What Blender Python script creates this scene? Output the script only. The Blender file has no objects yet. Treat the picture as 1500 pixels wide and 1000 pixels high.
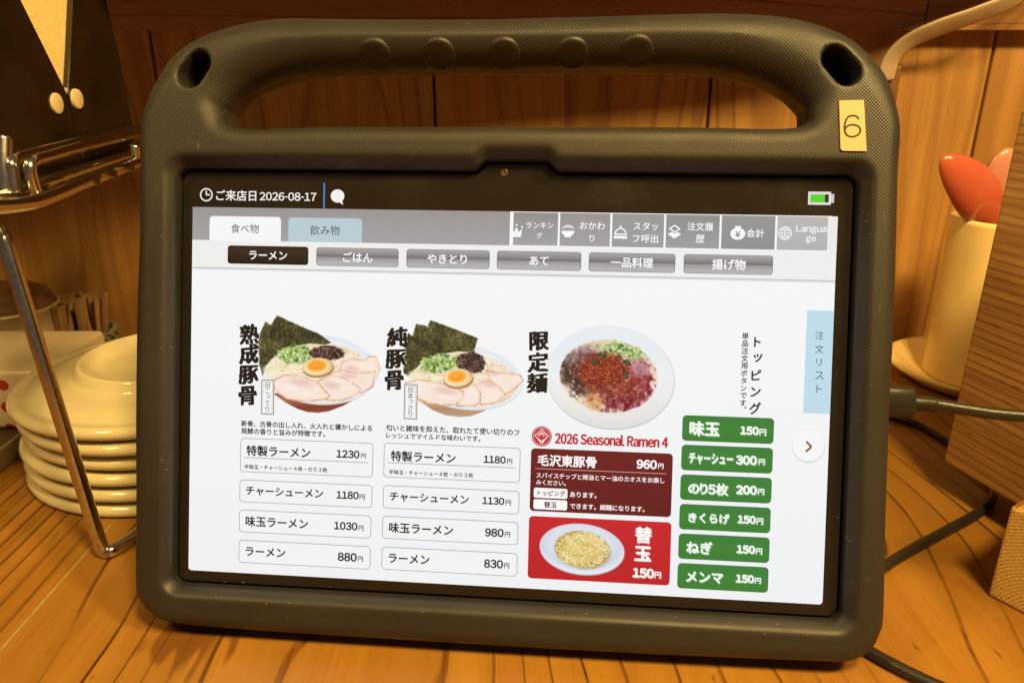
import bpy, bmesh, math, random
import numpy as np
from mathutils import Vector, Matrix, noise as mnoise

random.seed(7)
SC = bpy.context.scene
COL = SC.collection
R = math.radians

# ------------------------------------------------------------------ camera, world, lights, exposure
F_PX, PITCH, CAM_H = 1100.0, R(20), 0.1872
cam_d = bpy.data.cameras.new('camera')
cam = bpy.data.objects.new('camera', cam_d); COL.objects.link(cam)
cam.location = (0, 0, CAM_H)
cam.rotation_euler = (R(90) - PITCH, 0, 0)
cam_d.sensor_width = 36.0
cam_d.lens = 36.0 * F_PX / 1500.0
cam_d.clip_start, cam_d.clip_end = 0.01, 50
cam_d.dof.use_dof = True
cam_d.dof.focus_distance = 0.262
cam_d.dof.aperture_fstop = 25.0
SC.camera = cam

world = bpy.data.worlds.new('World'); SC.world = world
world.use_nodes = True
bg = world.node_tree.nodes['Background']
bg.inputs[0].default_value = (1.0, 0.74, 0.52, 1)
bg.inputs[1].default_value = 0.10

def lamp(name, loc, target, size, power, color, shape='DISK', spread=180):
    d = bpy.data.lights.new(name, 'AREA'); d.shape = shape; d.size = size
    d.energy = power; d.color = color; d.spread = R(spread)
    o = bpy.data.objects.new(name, d); COL.objects.link(o)
    o.location = loc
    o.rotation_euler = (Vector(target) - Vector(loc)).to_track_quat('-Z', 'Y').to_euler()
    return o
WARM = (1.0, 0.665, 0.22)
lamp('pendant_lamp', (0.19, -0.14, 0.78), (-0.04, 0.28, 0.06), 0.15, 8.4, WARM)
lamp('side_lamp', (0.50, -0.06, 0.72), (0.26, 0.45, 0.08), 0.11, 7.2, WARM)

lamp('left_fill', (-0.52, -0.02, 0.72), (-0.22, 0.34, 0.03), 0.12, 2.6, WARM)  # added fill light that brightens the plates and counter at the left
vs = SC.view_settings
vs.view_transform = 'Standard'; vs.look = 'None'; vs.gamma = 1.0; vs.exposure = 0.0
vs.use_curve_mapping = False
SC.render.engine = 'CYCLES'
SC.cycles.use_denoising = True
SC.cycles.max_bounces = 8

# ------------------------------------------------------------------ measured geometry
K_UI = 0.217 / 1280                                   # one screen pixel in metres
R_TAB = np.array([[0.996403194, 0.025680437, -0.0807538868],
                  [-0.0847345202, 0.311597468, -0.946428592],
                  [0.000858006825, 0.949867113, 0.312652732]])
T_TAB = np.array([-0.00414893, 0.2331143, CAM_H - 0.10156542])
M_TAB = Matrix([list(R_TAB[i]) + [T_TAB[i]] for i in range(3)] + [[0, 0, 0, 1]])
_C = np.array([[1, 0, 0], [0, -math.sin(PITCH), math.cos(PITCH)], [0, -math.cos(PITCH), -math.sin(PITCH)]])
def ray(px, py): return _C @ np.array([(px - 750) / F_PX, (py - 500) / F_PX, 1.0])
def loc(px, py, z):
    """photo measurement -> millimetre-true point of the tablet's own frame, at height z over its glass"""
    d = R_TAB.T @ ray(px, py); o = R_TAB.T @ (np.array([0, 0, CAM_H]) - T_TAB)
    s = (z - o[2]) / d[2]; p = o + s * d
    return (p[0], p[1])
def G(px, py, z=0.0):
    d = ray(px, py); s = (z - CAM_H) / d[2]
    return Vector((d[0] * s, d[1] * s, z))
def AT_Y(px, py, y):
    d = ray(px, py); s = y / d[1]
    return Vector((d[0] * s, y, CAM_H + d[2] * s))
def AT_X(px, py, x):
    d = ray(px, py); s = x / d[0]
    return Vector((x, d[1] * s, CAM_H + d[2] * s))
def U(px, py):
    x, y = loc(px, py, 0.0)
    return (x / K_UI + 640, 350 - y / K_UI)

# ------------------------------------------------------------------ small helpers
def lin(c):
    if isinstance(c, str):
        c = c.lstrip('#'); c = [int(c[i:i + 2], 16) / 255 for i in (0, 2, 4)]
    return tuple(x / 12.92 if x <= 0.04045 else ((x + 0.055) / 1.055) ** 2.4 for x in c)
def tag(o, label=None, cat=None, group=None, kind=None):
    if label: o['label'] = label
    if cat: o['category'] = cat
    if group: o['group'] = group
    if kind: o['kind'] = kind
    return o
def empty(name, at, label, cat, rz=0, group=None):
    o = bpy.data.objects.new(name, None); COL.objects.link(o)
    o.empty_display_size = 0.01; o.location = at; o.rotation_euler = (0, 0, rz)
    return tag(o, label, cat, group)
def link(name, me, mat=None, parent=None, smooth=True):
    o = bpy.data.objects.new(name, me); COL.objects.link(o)
    if mat is not None:
        for m in (mat if isinstance(mat, (list, tuple)) else [mat]): me.materials.append(m)
    if smooth: me.polygons.foreach_set('use_smooth', [True] * len(me.polygons))
    if parent is not None: o.parent = parent
    return o
def from_bm(name, bm, mat, parent=None, smooth=True, auto=None):
    me = bpy.data.meshes.new(name)
    bmesh.ops.recalc_face_normals(bm, faces=bm.faces)
    bm.to_mesh(me); bm.free()
    o = link(name, me, mat, parent, smooth)
    if auto is not None: me.set_sharp_from_angle(angle=R(auto))
    return o
def box_bm(bm, x0, x1, y0, y1, z0, z1, bev=0.0, seg=2, mat=None):
    g = bmesh.ops.create_cube(bm, size=1.0)
    vs_ = g['verts']
    for v in vs_:
        v.co = Vector(((x0 + x1) / 2 + v.co.x * (x1 - x0), (y0 + y1) / 2 + v.co.y * (y1 - y0), (z0 + z1) / 2 + v.co.z * (z1 - z0)))
    if bev:
        es = {e for v in vs_ for e in v.link_edges}
        bmesh.ops.bevel(bm, geom=list(es), offset=bev, segments=seg, profile=0.5, affect='EDGES')
    return vs_
def lathe_bm(bm, prof, seg=64, cx=0, cy=0, close=False):
    rings = []
    for r_, z_ in prof:
        if r_ < 1e-7: rings.append([bm.verts.new((cx, cy, z_))])
        else: rings.append([bm.verts.new((cx + r_ * math.cos(2 * math.pi * i / seg), cy + r_ * math.sin(2 * math.pi * i / seg), z_)) for i in range(seg)])
    pairs = list(zip(rings, rings[1:])) + ([(rings[-1], rings[0])] if close else [])
    for a, b in pairs:
        for i in range(seg):
            j = (i + 1) % seg
            if len(a) == 1 and len(b) == 1: continue
            if len(a) == 1: bm.faces.new((a[0], b[j], b[i]))
            elif len(b) == 1: bm.faces.new((a[i], a[j], b[0]))
            else: bm.faces.new((a[i], a[j], b[j], b[i]))
def catmull(pts, n=12, closed=False):
    P = [Vector(p) for p in pts]; out = []; N = len(P)
    for i in range(N if closed else N - 1):
        p0 = P[(i - 1) % N] if closed or i > 0 else P[0] * 2 - P[1]
        p1, p2 = P[i], P[(i + 1) % N]
        p3 = P[(i + 2) % N] if closed or i + 2 < N else P[-1] * 2 - P[-2]
        for k in range(n):
            t = k / n
            out.append(0.5 * ((2 * p1) + (p2 - p0) * t + (2 * p0 - 5 * p1 + 4 * p2 - p3) * t * t + (3 * p1 - p0 - 3 * p2 + p3) * t ** 3))
    if not closed: out.append(P[-1].copy())
    return out
def sweep_bm(bm, path, section, caps=True, up=(0, 0, 1), scale=None):
    """section: list of (a, b) offsets in the moving frame"""
    path = [Vector(p) for p in path]
    t0 = (path[1] - path[0]).normalized()
    n = Vector(up) - t0 * Vector(up).dot(t0)
    if n.length < 1e-4: n = t0.orthogonal()
    n.normalize(); rings = []; prev = t0
    for i, p in enumerate(path):
        t = (path[min(i + 1, len(path) - 1)] - path[max(i - 1, 0)]).normalized()
        n = prev.rotation_difference(t) @ n; n = (n - t * n.dot(t)).normalized(); prev = t
        b = t.cross(n); s = scale[i] if scale else 1.0
        rings.append([bm.verts.new(p + b * (a_ * s) + n * (b_ * s)) for a_, b_ in section])
    m = len(section)
    for a, b in zip(rings, rings[1:]):
        for i in range(m):
            j = (i + 1) % m
            bm.faces.new((a[i], a[j], b[j], b[i]))
    if caps:
        bm.faces.new(rings[0][::-1]); bm.faces.new(rings[-1])
def circ(r_, n=14): return [(r_ * math.cos(2 * math.pi * i / n), r_ * math.sin(2 * math.pi * i / n)) for i in range(n)]
def tube(name, path, r_, mat, parent=None, n=14, up=(0, 0, 1)):
    bm = bmesh.new(); sweep_bm(bm, path, circ(r_, n), up=up)
    return from_bm(name, bm, mat, parent)

# ------------------------------------------------------------------ materials
def new_mat(name):
    m = bpy.data.materials.new(name); m.use_nodes = True
    return m, m.node_tree, m.node_tree.nodes['Principled BSDF']
def nd(nt, typ, **kw):
    n = nt.nodes.new(typ)
    for k, v in kw.items(): setattr(n, k, v)
    return n
def plain(name, col, rough=0.5, metal=0.0, spec=0.5, coat=0.0, bump=0.0, bscale=400, var=0.0, vscale=30, sss=0.0):
    m, nt, b = new_mat(name)
    c = lin(col) if isinstance(col, str) else col
    b.inputs['Base Color'].default_value = (*c, 1)
    b.inputs['Roughness'].default_value = rough; b.inputs['Metallic'].default_value = metal
    b.inputs['Specular IOR Level'].default_value = spec; b.inputs['Coat Weight'].default_value = coat
    b.inputs['Coat Roughness'].default_value = 0.08
    tc = nd(nt, 'ShaderNodeTexCoord')
    if var:
        nz = nd(nt, 'ShaderNodeTexNoise'); nz.inputs['Scale'].default_value = vscale; nz.inputs['Detail'].default_value = 5
        nt.links.new(tc.outputs['Object'], nz.inputs['Vector'])
        rp = nd(nt, 'ShaderNodeValToRGB')
        rp.color_ramp.elements[0].position = 0.3; rp.color_ramp.elements[1].position = 0.7
        rp.color_ramp.elements[0].color = (*[x * (1 - var) for x in c], 1); rp.color_ramp.elements[1].color = (*[min(1, x * (1 + var)) for x in c], 1)
        nt.links.new(nz.outputs[0], rp.inputs[0]); nt.links.new(rp.outputs[0], b.inputs['Base Color'])
    if bump:
        nz = nd(nt, 'ShaderNodeTexNoise'); nz.inputs['Scale'].default_value = bscale; nz.inputs['Detail'].default_value = 4
        nt.links.new(tc.outputs['Object'], nz.inputs['Vector'])
        bp = nd(nt, 'ShaderNodeBump'); bp.inputs['Strength'].default_value = bump; bp.inputs['Distance'].default_value = 0.0006
        nt.links.new(nz.outputs[0], bp.inputs['Height']); nt.links.new(bp.outputs[0], b.inputs['Normal'])
    return m

def math_n(nt, op, a, b_=None, c=None):
    n = nd(nt, 'ShaderNodeMath', operation=op)
    for i, v in enumerate((a, b_, c)):
        if v is None: continue
        if isinstance(v, (int, float)): n.inputs[i].default_value = v
        else: nt.links.new(v, n.inputs[i])
    return n.outputs[0]

def wood(name, light, mid, dark, along='Y', freq=70.0, warp=1.6, stretch=3.0, line=0.80, lw=0.045, streak=1.0, lines=1.0, rough=0.38, coat=0.0,
         pores=0.5, fine=0.35, across='X', rnd_attr=False, stain=0.0, seed=0.0, mark=None):
    """plank wood: distorted growth-ring lines running along one axis, fine fibres, pores and blotches"""
    m, nt, b = new_mat(name)
    tc = nd(nt, 'ShaderNodeTexCoord')
    src = tc.outputs['Object']
    if rnd_attr:
        at = nd(nt, 'ShaderNodeAttribute', attribute_name='rnd')
        ad = nd(nt, 'ShaderNodeVectorMath', operation='ADD'); nt.links.new(src, ad.inputs[0])
        sc_ = nd(nt, 'ShaderNodeVectorMath', operation='SCALE'); nt.links.new(at.outputs['Vector'], sc_.inputs[0]); sc_.inputs['Scale'].default_value = 3.7
        nt.links.new(sc_.outputs[0], ad.inputs[1]); src = ad.outputs[0]
    sep = nd(nt, 'ShaderNodeSeparateXYZ'); nt.links.new(src, sep.inputs[0])
    ax = {'X': 0, 'Y': 1, 'Z': 2}
    A = sep.outputs[ax[across]]; L = sep.outputs[ax[along]]
    third = [c for c in 'XYZ' if c not in (across, along)][0]; T3 = sep.outputs[ax[third]]
    def vec(a, l, t=0.25, off=0.0):
        cb = nd(nt, 'ShaderNodeCombineXYZ')
        nt.links.new(math_n(nt, 'MULTIPLY_ADD', A, a, off + seed), cb.inputs[0]); nt.links.new(math_n(nt, 'MULTIPLY', L, l), cb.inputs[1])
        nt.links.new(math_n(nt, 'MULTIPLY', T3, a * t), cb.inputs[2]); return cb.outputs[0]
    def nz(v, detail=3, rough_=0.5):
        n = nd(nt, 'ShaderNodeTexNoise'); n.inputs['Scale'].default_value = 1.0; n.inputs['Detail'].default_value = detail
        n.inputs['Roughness'].default_value = rough_; nt.links.new(v, n.inputs['Vector']); return n.outputs[0]
    w1 = nz(vec(9, stretch), 1.0, 0.4)
    w2 = nz(vec(26, stretch * 3.2, off=7.0), 1.0, 0.5)
    ph = math_n(nt, 'ADD', math_n(nt, 'MULTIPLY', A, freq), math_n(nt, 'ADD', math_n(nt, 'MULTIPLY', w1, warp * 4), math_n(nt, 'MULTIPLY', w2, warp * 0.55)))
    fr = math_n(nt, 'FRACT', ph)
    rp = nd(nt, 'ShaderNodeValToRGB'); nt.links.new(fr, rp.inputs[0])
    e = rp.color_ramp.elements
    e[0].position = 0.0; e[0].color = (0, 0, 0, 1)
    e[1].position = 1.0; e[1].color = (0.0, 0, 0, 1)
    for p_, v_ in ((line - 0.45, 0.02), (line - lw * 1.6, 0.17), (line, 1.0), (line + lw * .7, 0.9), (line + lw * 1.7, 0.05)):
        q = e.new(min(p_, 0.985)); q.color = (v_, v_, v_, 1)
    ringmod = nz(vec(20, stretch * 2.2, off=31.0), 2)
    rings = math_n(nt, 'MULTIPLY', rp.outputs[0], math_n(nt, 'MULTIPLY_ADD', ringmod, 3.0 * lines, -0.25 * lines))
    rings = math_n(nt, 'MAXIMUM', rings, 0.0)
    strk = nz(vec(95, 2.6, off=23.0), 3, 0.55)
    fib = nz(vec(900, 26, off=3.0), 4, 0.6)
    blot = nz(vec(14, 7, off=11.0), 4, 0.6)
    mix = nd(nt, 'ShaderNodeMix', data_type='RGBA')
    mix.inputs['A'].default_value = (*light, 1); mix.inputs['B'].default_value = (*dark, 1)
    nt.links.new(math_n(nt, 'MINIMUM', rings, 1.0), mix.inputs['Factor'])
    mix2 = nd(nt, 'ShaderNodeMix', data_type='RGBA'); mix2.inputs['B'].default_value = (*mid, 1)
    nt.links.new(mix.outputs['Result'], mix2.inputs['A'])
    f2 = math_n(nt, 'ADD', math_n(nt, 'ADD', math_n(nt, 'MULTIPLY', math_n(nt, 'SUBTRACT', fib, 0.42), fine * 3.0), math_n(nt, 'MULTIPLY', math_n(nt, 'SUBTRACT', strk, 0.46), streak * 3.2)), math_n(nt, 'MULTIPLY', math_n(nt, 'SUBTRACT', blot, 0.42), 1.7))
    cl = nd(nt, 'ShaderNodeClamp'); nt.links.new(f2, cl.inputs[0]); nt.links.new(cl.outputs[0], mix2.inputs['Factor'])
    col = mix2.outputs['Result']
    # little dark pores and scratches lying along the grain
    po = nz(vec(420, 60, off=17.0), 2, 0.5)
    pr = nd(nt, 'ShaderNodeMapRange'); pr.inputs['From Min'].default_value = 0.70; pr.inputs['From Max'].default_value = 0.78
    nt.links.new(po, pr.inputs['Value'])
    mix3 = nd(nt, 'ShaderNodeMix', data_type='RGBA'); mix3.inputs['B'].default_value = (*[x * 0.5 for x in dark], 1)
    nt.links.new(col, mix3.inputs['A']); nt.links.new(math_n(nt, 'MULTIPLY', pr.outputs[0], pores), mix3.inputs['Factor'])
    col = mix3.outputs['Result']
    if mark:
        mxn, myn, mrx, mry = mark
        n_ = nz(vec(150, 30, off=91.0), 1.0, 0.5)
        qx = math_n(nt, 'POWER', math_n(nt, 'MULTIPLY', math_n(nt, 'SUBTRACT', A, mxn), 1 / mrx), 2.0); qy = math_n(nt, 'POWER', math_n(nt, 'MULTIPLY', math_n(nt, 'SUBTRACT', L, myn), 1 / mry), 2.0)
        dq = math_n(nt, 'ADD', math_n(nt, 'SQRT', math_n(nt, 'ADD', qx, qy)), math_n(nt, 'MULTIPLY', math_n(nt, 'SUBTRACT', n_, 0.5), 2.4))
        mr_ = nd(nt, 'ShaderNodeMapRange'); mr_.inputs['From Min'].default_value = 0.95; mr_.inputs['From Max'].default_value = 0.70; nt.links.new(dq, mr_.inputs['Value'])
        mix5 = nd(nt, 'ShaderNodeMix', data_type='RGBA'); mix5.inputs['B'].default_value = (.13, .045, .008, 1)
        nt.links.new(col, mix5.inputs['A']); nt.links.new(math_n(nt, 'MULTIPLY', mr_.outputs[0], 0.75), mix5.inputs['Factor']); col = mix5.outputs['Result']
    if stain:
        st = nz(vec(45, 9, off=57.0), 4, 0.55)
        sr = nd(nt, 'ShaderNodeMapRange'); sr.inputs['From Min'].default_value = 0.66; sr.inputs['From Max'].default_value = 0.72
        nt.links.new(st, sr.inputs['Value'])
        mix4 = nd(nt, 'ShaderNodeMix', data_type='RGBA'); mix4.inputs['B'].default_value = (*[x * 0.7 for x in dark], 1)
        nt.links.new(col, mix4.inputs['A']); nt.links.new(math_n(nt, 'MULTIPLY', sr.outputs[0], stain), mix4.inputs['Factor'])
        col = mix4.outputs['Result']
    nt.links.new(col, b.inputs['Base Color'])
    ro = math_n(nt, 'MULTIPLY_ADD', blot, 0.25, rough - 0.1); nt.links.new(ro, b.inputs['Roughness'])
    b.inputs['Coat Weight'].default_value = coat; b.inputs['Coat Roughness'].default_value = 0.22
    bp = nd(nt, 'ShaderNodeBump'); bp.inputs['Strength'].default_value = 0.35; bp.inputs['Distance'].default_value = 0.0005
    h = math_n(nt, 'SUBTRACT', math_n(nt, 'MULTIPLY', fib, 0.35), math_n(nt, 'MULTIPLY', rings, 0.7))
    nt.links.new(h, bp.inputs['Height']); nt.links.new(bp.outputs[0], b.inputs['Normal'])
    return m

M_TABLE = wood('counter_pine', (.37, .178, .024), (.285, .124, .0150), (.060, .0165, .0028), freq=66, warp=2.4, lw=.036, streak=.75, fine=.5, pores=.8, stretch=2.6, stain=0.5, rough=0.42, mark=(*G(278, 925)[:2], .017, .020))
M_TABLE2 = wood('counter_pine_close_grain', (.35, .165, .022), (.235, .098, .0125), (.050, .014, .0025), freq=150, warp=1.8, lw=.07, streak=1.2, fine=.5, pores=.8, stretch=2.0, stain=0.3, seed=5.3, rough=0.42)
M_WALL = wood('wall_cedar', (.43, .228, .060), (.31, .150, .036), (.20, .086, .020), along='Z', freq=34, warp=3.2, stretch=1.5, line=0.7, lw=.09, lines=.55, streak=1.1, pores=0.3, fine=0.35, stain=.35, rnd_attr=True, rough=0.5)
M_BEAM = wood('rail_wood', (.36, .185, .085), (.28, .138, .060), (.18, .082, .034), along='X', across='Z', freq=90, warp=1.0, stretch=1.3, pores=0.2, rnd_attr=True, rough=0.5)
M_OAK = wood('oak_veneer', (.74, .455, .19), (.48, .265, .10), (.17, .080, .027), along='Y', across='Z', freq=260, warp=1.2, stretch=2.4, lw=.16, lines=.5, streak=1.3, pores=1.0, fine=1.2, rough=0.5)

# case foam: moulded knurl where the surface carries it
def case_mat():
    m, nt, b = new_mat('black_foam')
    b.inputs['Base Color'].default_value = (.024, .0225, .0200, 1)
    b.inputs['Roughness'].default_value = 0.5; b.inputs['Specular IOR Level'].default_value = 0.5
    tc = nd(nt, 'ShaderNodeTexCoord'); sp = nd(nt, 'ShaderNodeSeparateXYZ'); nt.links.new(tc.outputs['Object'], sp.inputs[0])
    P = 2 * math.pi / 0.00104
    sx = math_n(nt, 'COSINE', math_n(nt, 'MULTIPLY', sp.outputs[0], P)); sy = math_n(nt, 'COSINE', math_n(nt, 'MULTIPLY', sp.outputs[1], P * 0.95))
    k = math_n(nt, 'MULTIPLY', sx, sy)
    at = nd(nt, 'ShaderNodeAttribute', attribute_name='knurl')
    nz = nd(nt, 'ShaderNodeTexNoise'); nz.inputs['Scale'].default_value = 1500; nt.links.new(tc.outputs['Object'], nz.inputs['Vector'])
    h = math_n(nt, 'ADD', math_n(nt, 'MULTIPLY', k, at.outputs['Fac']), math_n(nt, 'MULTIPLY', nz.outputs[0], 0.25))
    bp = nd(nt, 'ShaderNodeBump'); bp.inputs['Strength'].default_value = 0.42; bp.inputs['Distance'].default_value = 0.00011
    nt.links.new(h, bp.inputs['Height']); nt.links.new(bp.outputs[0], b.inputs['Normal'])
    n2 = nd(nt, 'ShaderNodeTexNoise'); n2.inputs['Scale'].default_value = 60; n2.inputs['Detail'].default_value = 6; nt.links.new(tc.outputs['Object'], n2.inputs['Vector'])
    n3 = nd(nt, 'ShaderNodeTexNoise'); n3.inputs['Scale'].default_value = 22; n3.inputs['Detail'].default_value = 3; nt.links.new(tc.outputs['Object'], n3.inputs['Vector'])
    nt.links.new(math_n(nt, 'ADD', math_n(nt, 'MULTIPLY_ADD', n2.outputs[0], 0.26, 0.20), math_n(nt, 'MULTIPLY', n3.outputs[0], 0.36)), b.inputs['Roughness'])
    mp3 = nd(nt, 'ShaderNodeMapping'); mp3.inputs['Scale'].default_value = (700, 160, 300); mp3.inputs['Rotation'].default_value = (0, 0, .5); nt.links.new(tc.outputs['Object'], mp3.inputs[0])
    n4 = nd(nt, 'ShaderNodeTexNoise'); n4.inputs['Scale'].default_value = 1; n4.inputs['Detail'].default_value = 2; nt.links.new(mp3.outputs[0], n4.inputs['Vector'])
    mr4 = nd(nt, 'ShaderNodeMapRange'); mr4.inputs['From Min'].default_value = .70; mr4.inputs['From Max'].default_value = .76; nt.links.new(n4.outputs[0], mr4.inputs['Value'])
    mx4 = nd(nt, 'ShaderNodeMix', data_type='RGBA'); mx4.inputs['A'].default_value = (.024, .0225, .0200, 1); mx4.inputs['B'].default_value = (.085, .078, .066, 1)
    nt.links.new(math_n(nt, 'MULTIPLY', mr4.outputs[0], n3.outputs[0]), mx4.inputs['Factor']); nt.links.new(mx4.outputs['Result'], b.inputs['Base Color'])
    return m
M_CASE = case_mat()
M_BLACKGLASS = plain('tablet_glass', (.017, .0135, .0105), 0.16, spec=0.5)
def smudge(m, lo, hi, scale=35):
    nt = m.node_tree; b = nt.nodes['Principled BSDF']; tc = nd(nt, 'ShaderNodeTexCoord'); n = nd(nt, 'ShaderNodeTexNoise'); n.inputs['Scale'].default_value = scale; n.inputs['Detail'].default_value = 4
    nt.links.new(tc.outputs['Object'], n.inputs['Vector']); r = nd(nt, 'ShaderNodeMapRange'); r.inputs['From Min'].default_value = .35; r.inputs['From Max'].default_value = .65
    r.inputs['To Min'].default_value = lo; r.inputs['To Max'].default_value = hi; nt.links.new(n.outputs[0], r.inputs['Value']); nt.links.new(r.outputs[0], b.inputs['Roughness'])
smudge(M_BLACKGLASS, .05, .32)
M_BLACKPL = plain('black_plastic', (.018, .016, .014), 0.42, spec=0.4, bump=0.2)
M_CORD = plain('black_pvc', (.022, .020, .017), 0.36, spec=0.5, bump=0.15, bscale=900)
M_CHROME = plain('worn_chrome', (.60, .58, .54), 0.2, metal=1.0, var=0.18, vscale=700)
M_PLATE = plain('cream_glaze', (.78, .70, .43), 0.07, spec=0.6, coat=0.2, var=0.05, vscale=25)
M_CUP = plain('cream_pottery', (.93, .74, .33), 0.42, var=0.05)
M_STICK = plain('sticker_paper', (.76, .45, .24), 0.6)
M_INK = plain('black_ink', (.015, .013, .012), 0.6)

# ------------------------------------------------------------------ the setting
def plank_mesh(name, planks, mats, parent=None, rnd=True):
    """planks: (x0,x1,y0,y1,z0,z1,matindex,bevel)"""
    bm = bmesh.new(); lay = bm.verts.layers.float_vector.new('rnd')
    rr = random.Random(3)
    for (x0, x1, y0, y1, z0, z1, mi, bev) in planks:
        n0 = set(bm.verts); f0 = set(bm.faces)
        box_bm(bm, x0, x1, y0, y1, z0, z1, bev, 2)
        off = Vector((rr.random(), rr.random(), rr.random()))
        for v in bm.verts:
            if v not in n0: v[lay] = off
        for f in bm.faces:
            if f not in f0: f.material_index = mi
    me = bpy.data.meshes.new(name); bm.to_mesh(me); bm.free()
    return link(name, me, mats, parent, smooth=False)
SEAM = -0.1755
M_SEAM = plain('seam_filler', (.36, .24, .08), 0.6, var=0.2, vscale=200)
tt = plank_mesh('table_top', [(SEAM + .0007, 1.2, -0.7, 0.54, -0.035, 0, 0, .0005), (-1.0, SEAM - .0007, -0.7, 0.54, -0.035, 0, 1, .0005),
                              (SEAM - .0007, SEAM + .0007, -0.7, 0.54, -0.03, -0.0002, 2, 0)], [M_TABLE, M_TABLE2, M_SEAM])
tag(tt, kind='structure')
WALL_Y = 0.518
edges = [-1.0, -.78, -.595, -.412, -.232, -.051, .130, .310, .49, .67, .85, 1.2]
wl = plank_mesh('back_wall', [(a + .0008, b - .0008, WALL_Y, WALL_Y + .015, -0.03, 0.215, 0, .0014) for a, b in zip(edges, edges[1:])] +
                [(-1.0, 1.2, WALL_Y + .0075, WALL_Y + .03, -0.03, 0.215, 1, 0)], [M_WALL, plain('groove_shade', (.10, .045, .015), 0.7)])
tag(wl, kind='structure')
x_joint = AT_Y(1357, 20, WALL_Y - .012).x
zb = AT_Y(800, 44, WALL_Y - .012).z
M_BEAM2 = wood('rail_wood_pale', (.30, .15, .048), (.25, .115, .036), (.17, .07, .020), along='X', across='Z', freq=90, warp=1.0, stretch=1.3, pores=0.2, rough=0.5)
bmw = plank_mesh('wall_rail', [(-1.0, x_joint - .0004, WALL_Y - .012, WALL_Y + .02, zb, zb + .03, 0, 0), (x_joint + .0004, 1.2, WALL_Y - .012, WALL_Y + .02, zb, zb + .03, 1, 0)], [M_BEAM, M_BEAM2])
tag(bmw, kind='structure')

bm = bmesh.new(); zs0, zs1 = zb + .0302, zb + .055
pl_ = [(-1.0, .25), (-.527, .25), (.02, .414), (.19, .432), (.36, .52), (1.2, .52), (1.2, WALL_Y + .02), (-1.0, WALL_Y + .02)]
lo_ = [bm.verts.new((x, y, zs0)) for x, y in pl_]; hi_ = [bm.verts.new((x, y, zs1)) for x, y in pl_]
bm.faces.new(lo_[::-1]); bm.faces.new(hi_)
for k in range(8): bm.faces.new((lo_[k], lo_[(k + 1) % 8], hi_[(k + 1) % 8], hi_[k]))
shade_board = from_bm('added_shade_board', bm, M_BEAM, smooth=False)  # out-of-view board, added and cut at a slant to shade the wall
tag(shade_board, kind='structure')

# ------------------------------------------------------------------ tablet case: signed-distance foam shell
def poly_sdf(P, X, Y):
    P = np.array([(p[0], p[1]) for p in P]); d = np.full(X.shape, 1e9); s = np.zeros(X.shape, bool)
    for (ax, ay), (bx, by) in zip(P, np.roll(P, -1, 0)):
        ex, ey = bx - ax, by - ay; L = ex * ex + ey * ey
        if L < 1e-14: continue
        t = np.clip(((X - ax) * ex + (Y - ay) * ey) / L, 0, 1)
        d = np.minimum(d, (X - ax - t * ex) ** 2 + (Y - ay - t * ey) ** 2)
        c = ((ay > Y) != (by > Y))
        if abs(ey) > 1e-12: s ^= c & (X < ex * (Y - ay) / ey + ax)
    d = np.sqrt(d); return np.where(s, -d, d)
def smax(a, b, k):
    h = np.clip(0.5 + 0.5 * (a - b) / k, 0, 1); return b + (a - b) * h + k * h * (1 - h)
def surface_nets(F, xs, ys, zs):
    I = F < 0
    c = [I[i:I.shape[0] - 1 + i, j:I.shape[1] - 1 + j, k:I.shape[2] - 1 + k] for i in (0, 1) for j in (0, 1) for k in (0, 1)]
    n = sum(x.astype(np.int8) for x in c); act = (n > 0) & (n < 8)
    idx = -np.ones(act.shape, np.int64); ci = np.argwhere(act); idx[act] = np.arange(len(ci))
    acc = np.zeros((len(ci), 3)); cnt = np.zeros(len(ci))
    cor = [(i, j, k) for i in (0, 1) for j in (0, 1) for k in (0, 1)]
    val = [F[ci[:, 0] + a, ci[:, 1] + b, ci[:, 2] + d] for a, b, d in cor]
    for a in range(8):
        for b in range(a + 1, 8):
            if sum(abs(cor[a][q] - cor[b][q]) for q in range(3)) != 1: continue
            cr = (val[a] < 0) != (val[b] < 0)
            t = np.where(cr, val[a] / np.where(cr, val[a] - val[b], 1), 0)
            pa, pb = np.array(cor[a]), np.array(cor[b])
            acc += np.where(cr[:, None], pa + t[:, None] * (pb - pa), 0); cnt += cr
    p = ci + acc / cnt[:, None]
    V = np.stack([xs[0] + p[:, 0] * (xs[1] - xs[0]), ys[0] + p[:, 1] * (ys[1] - ys[0]), zs[0] + p[:, 2] * (zs[1] - zs[0])], 1)
    Q = []
    for ax in range(3):
        s0 = [slice(1, -1)] * 3; s1 = [slice(1, -1)] * 3; s0[ax] = slice(0, -1); s1[ax] = slice(1, None)
        A, B = I[tuple(s0)], I[tuple(s1)]
        for flip, mk in ((0, A & ~B), (1, ~A & B)):
            e = np.argwhere(mk)
            e = e + np.array([0 if q == ax else 1 for q in range(3)])
            u, v = [(1, 2), (2, 0), (0, 1)][ax]
            du = np.zeros(3, int); du[u] = 1; dv = np.zeros(3, int); dv[v] = 1
            q = [idx[tuple((e - a).T)] for a in (du + dv, dv, np.zeros(3, int), du)]
            Q.append(np.stack(q if not flip else q[::-1], 1))
    return V, np.concatenate(Q)

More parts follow.
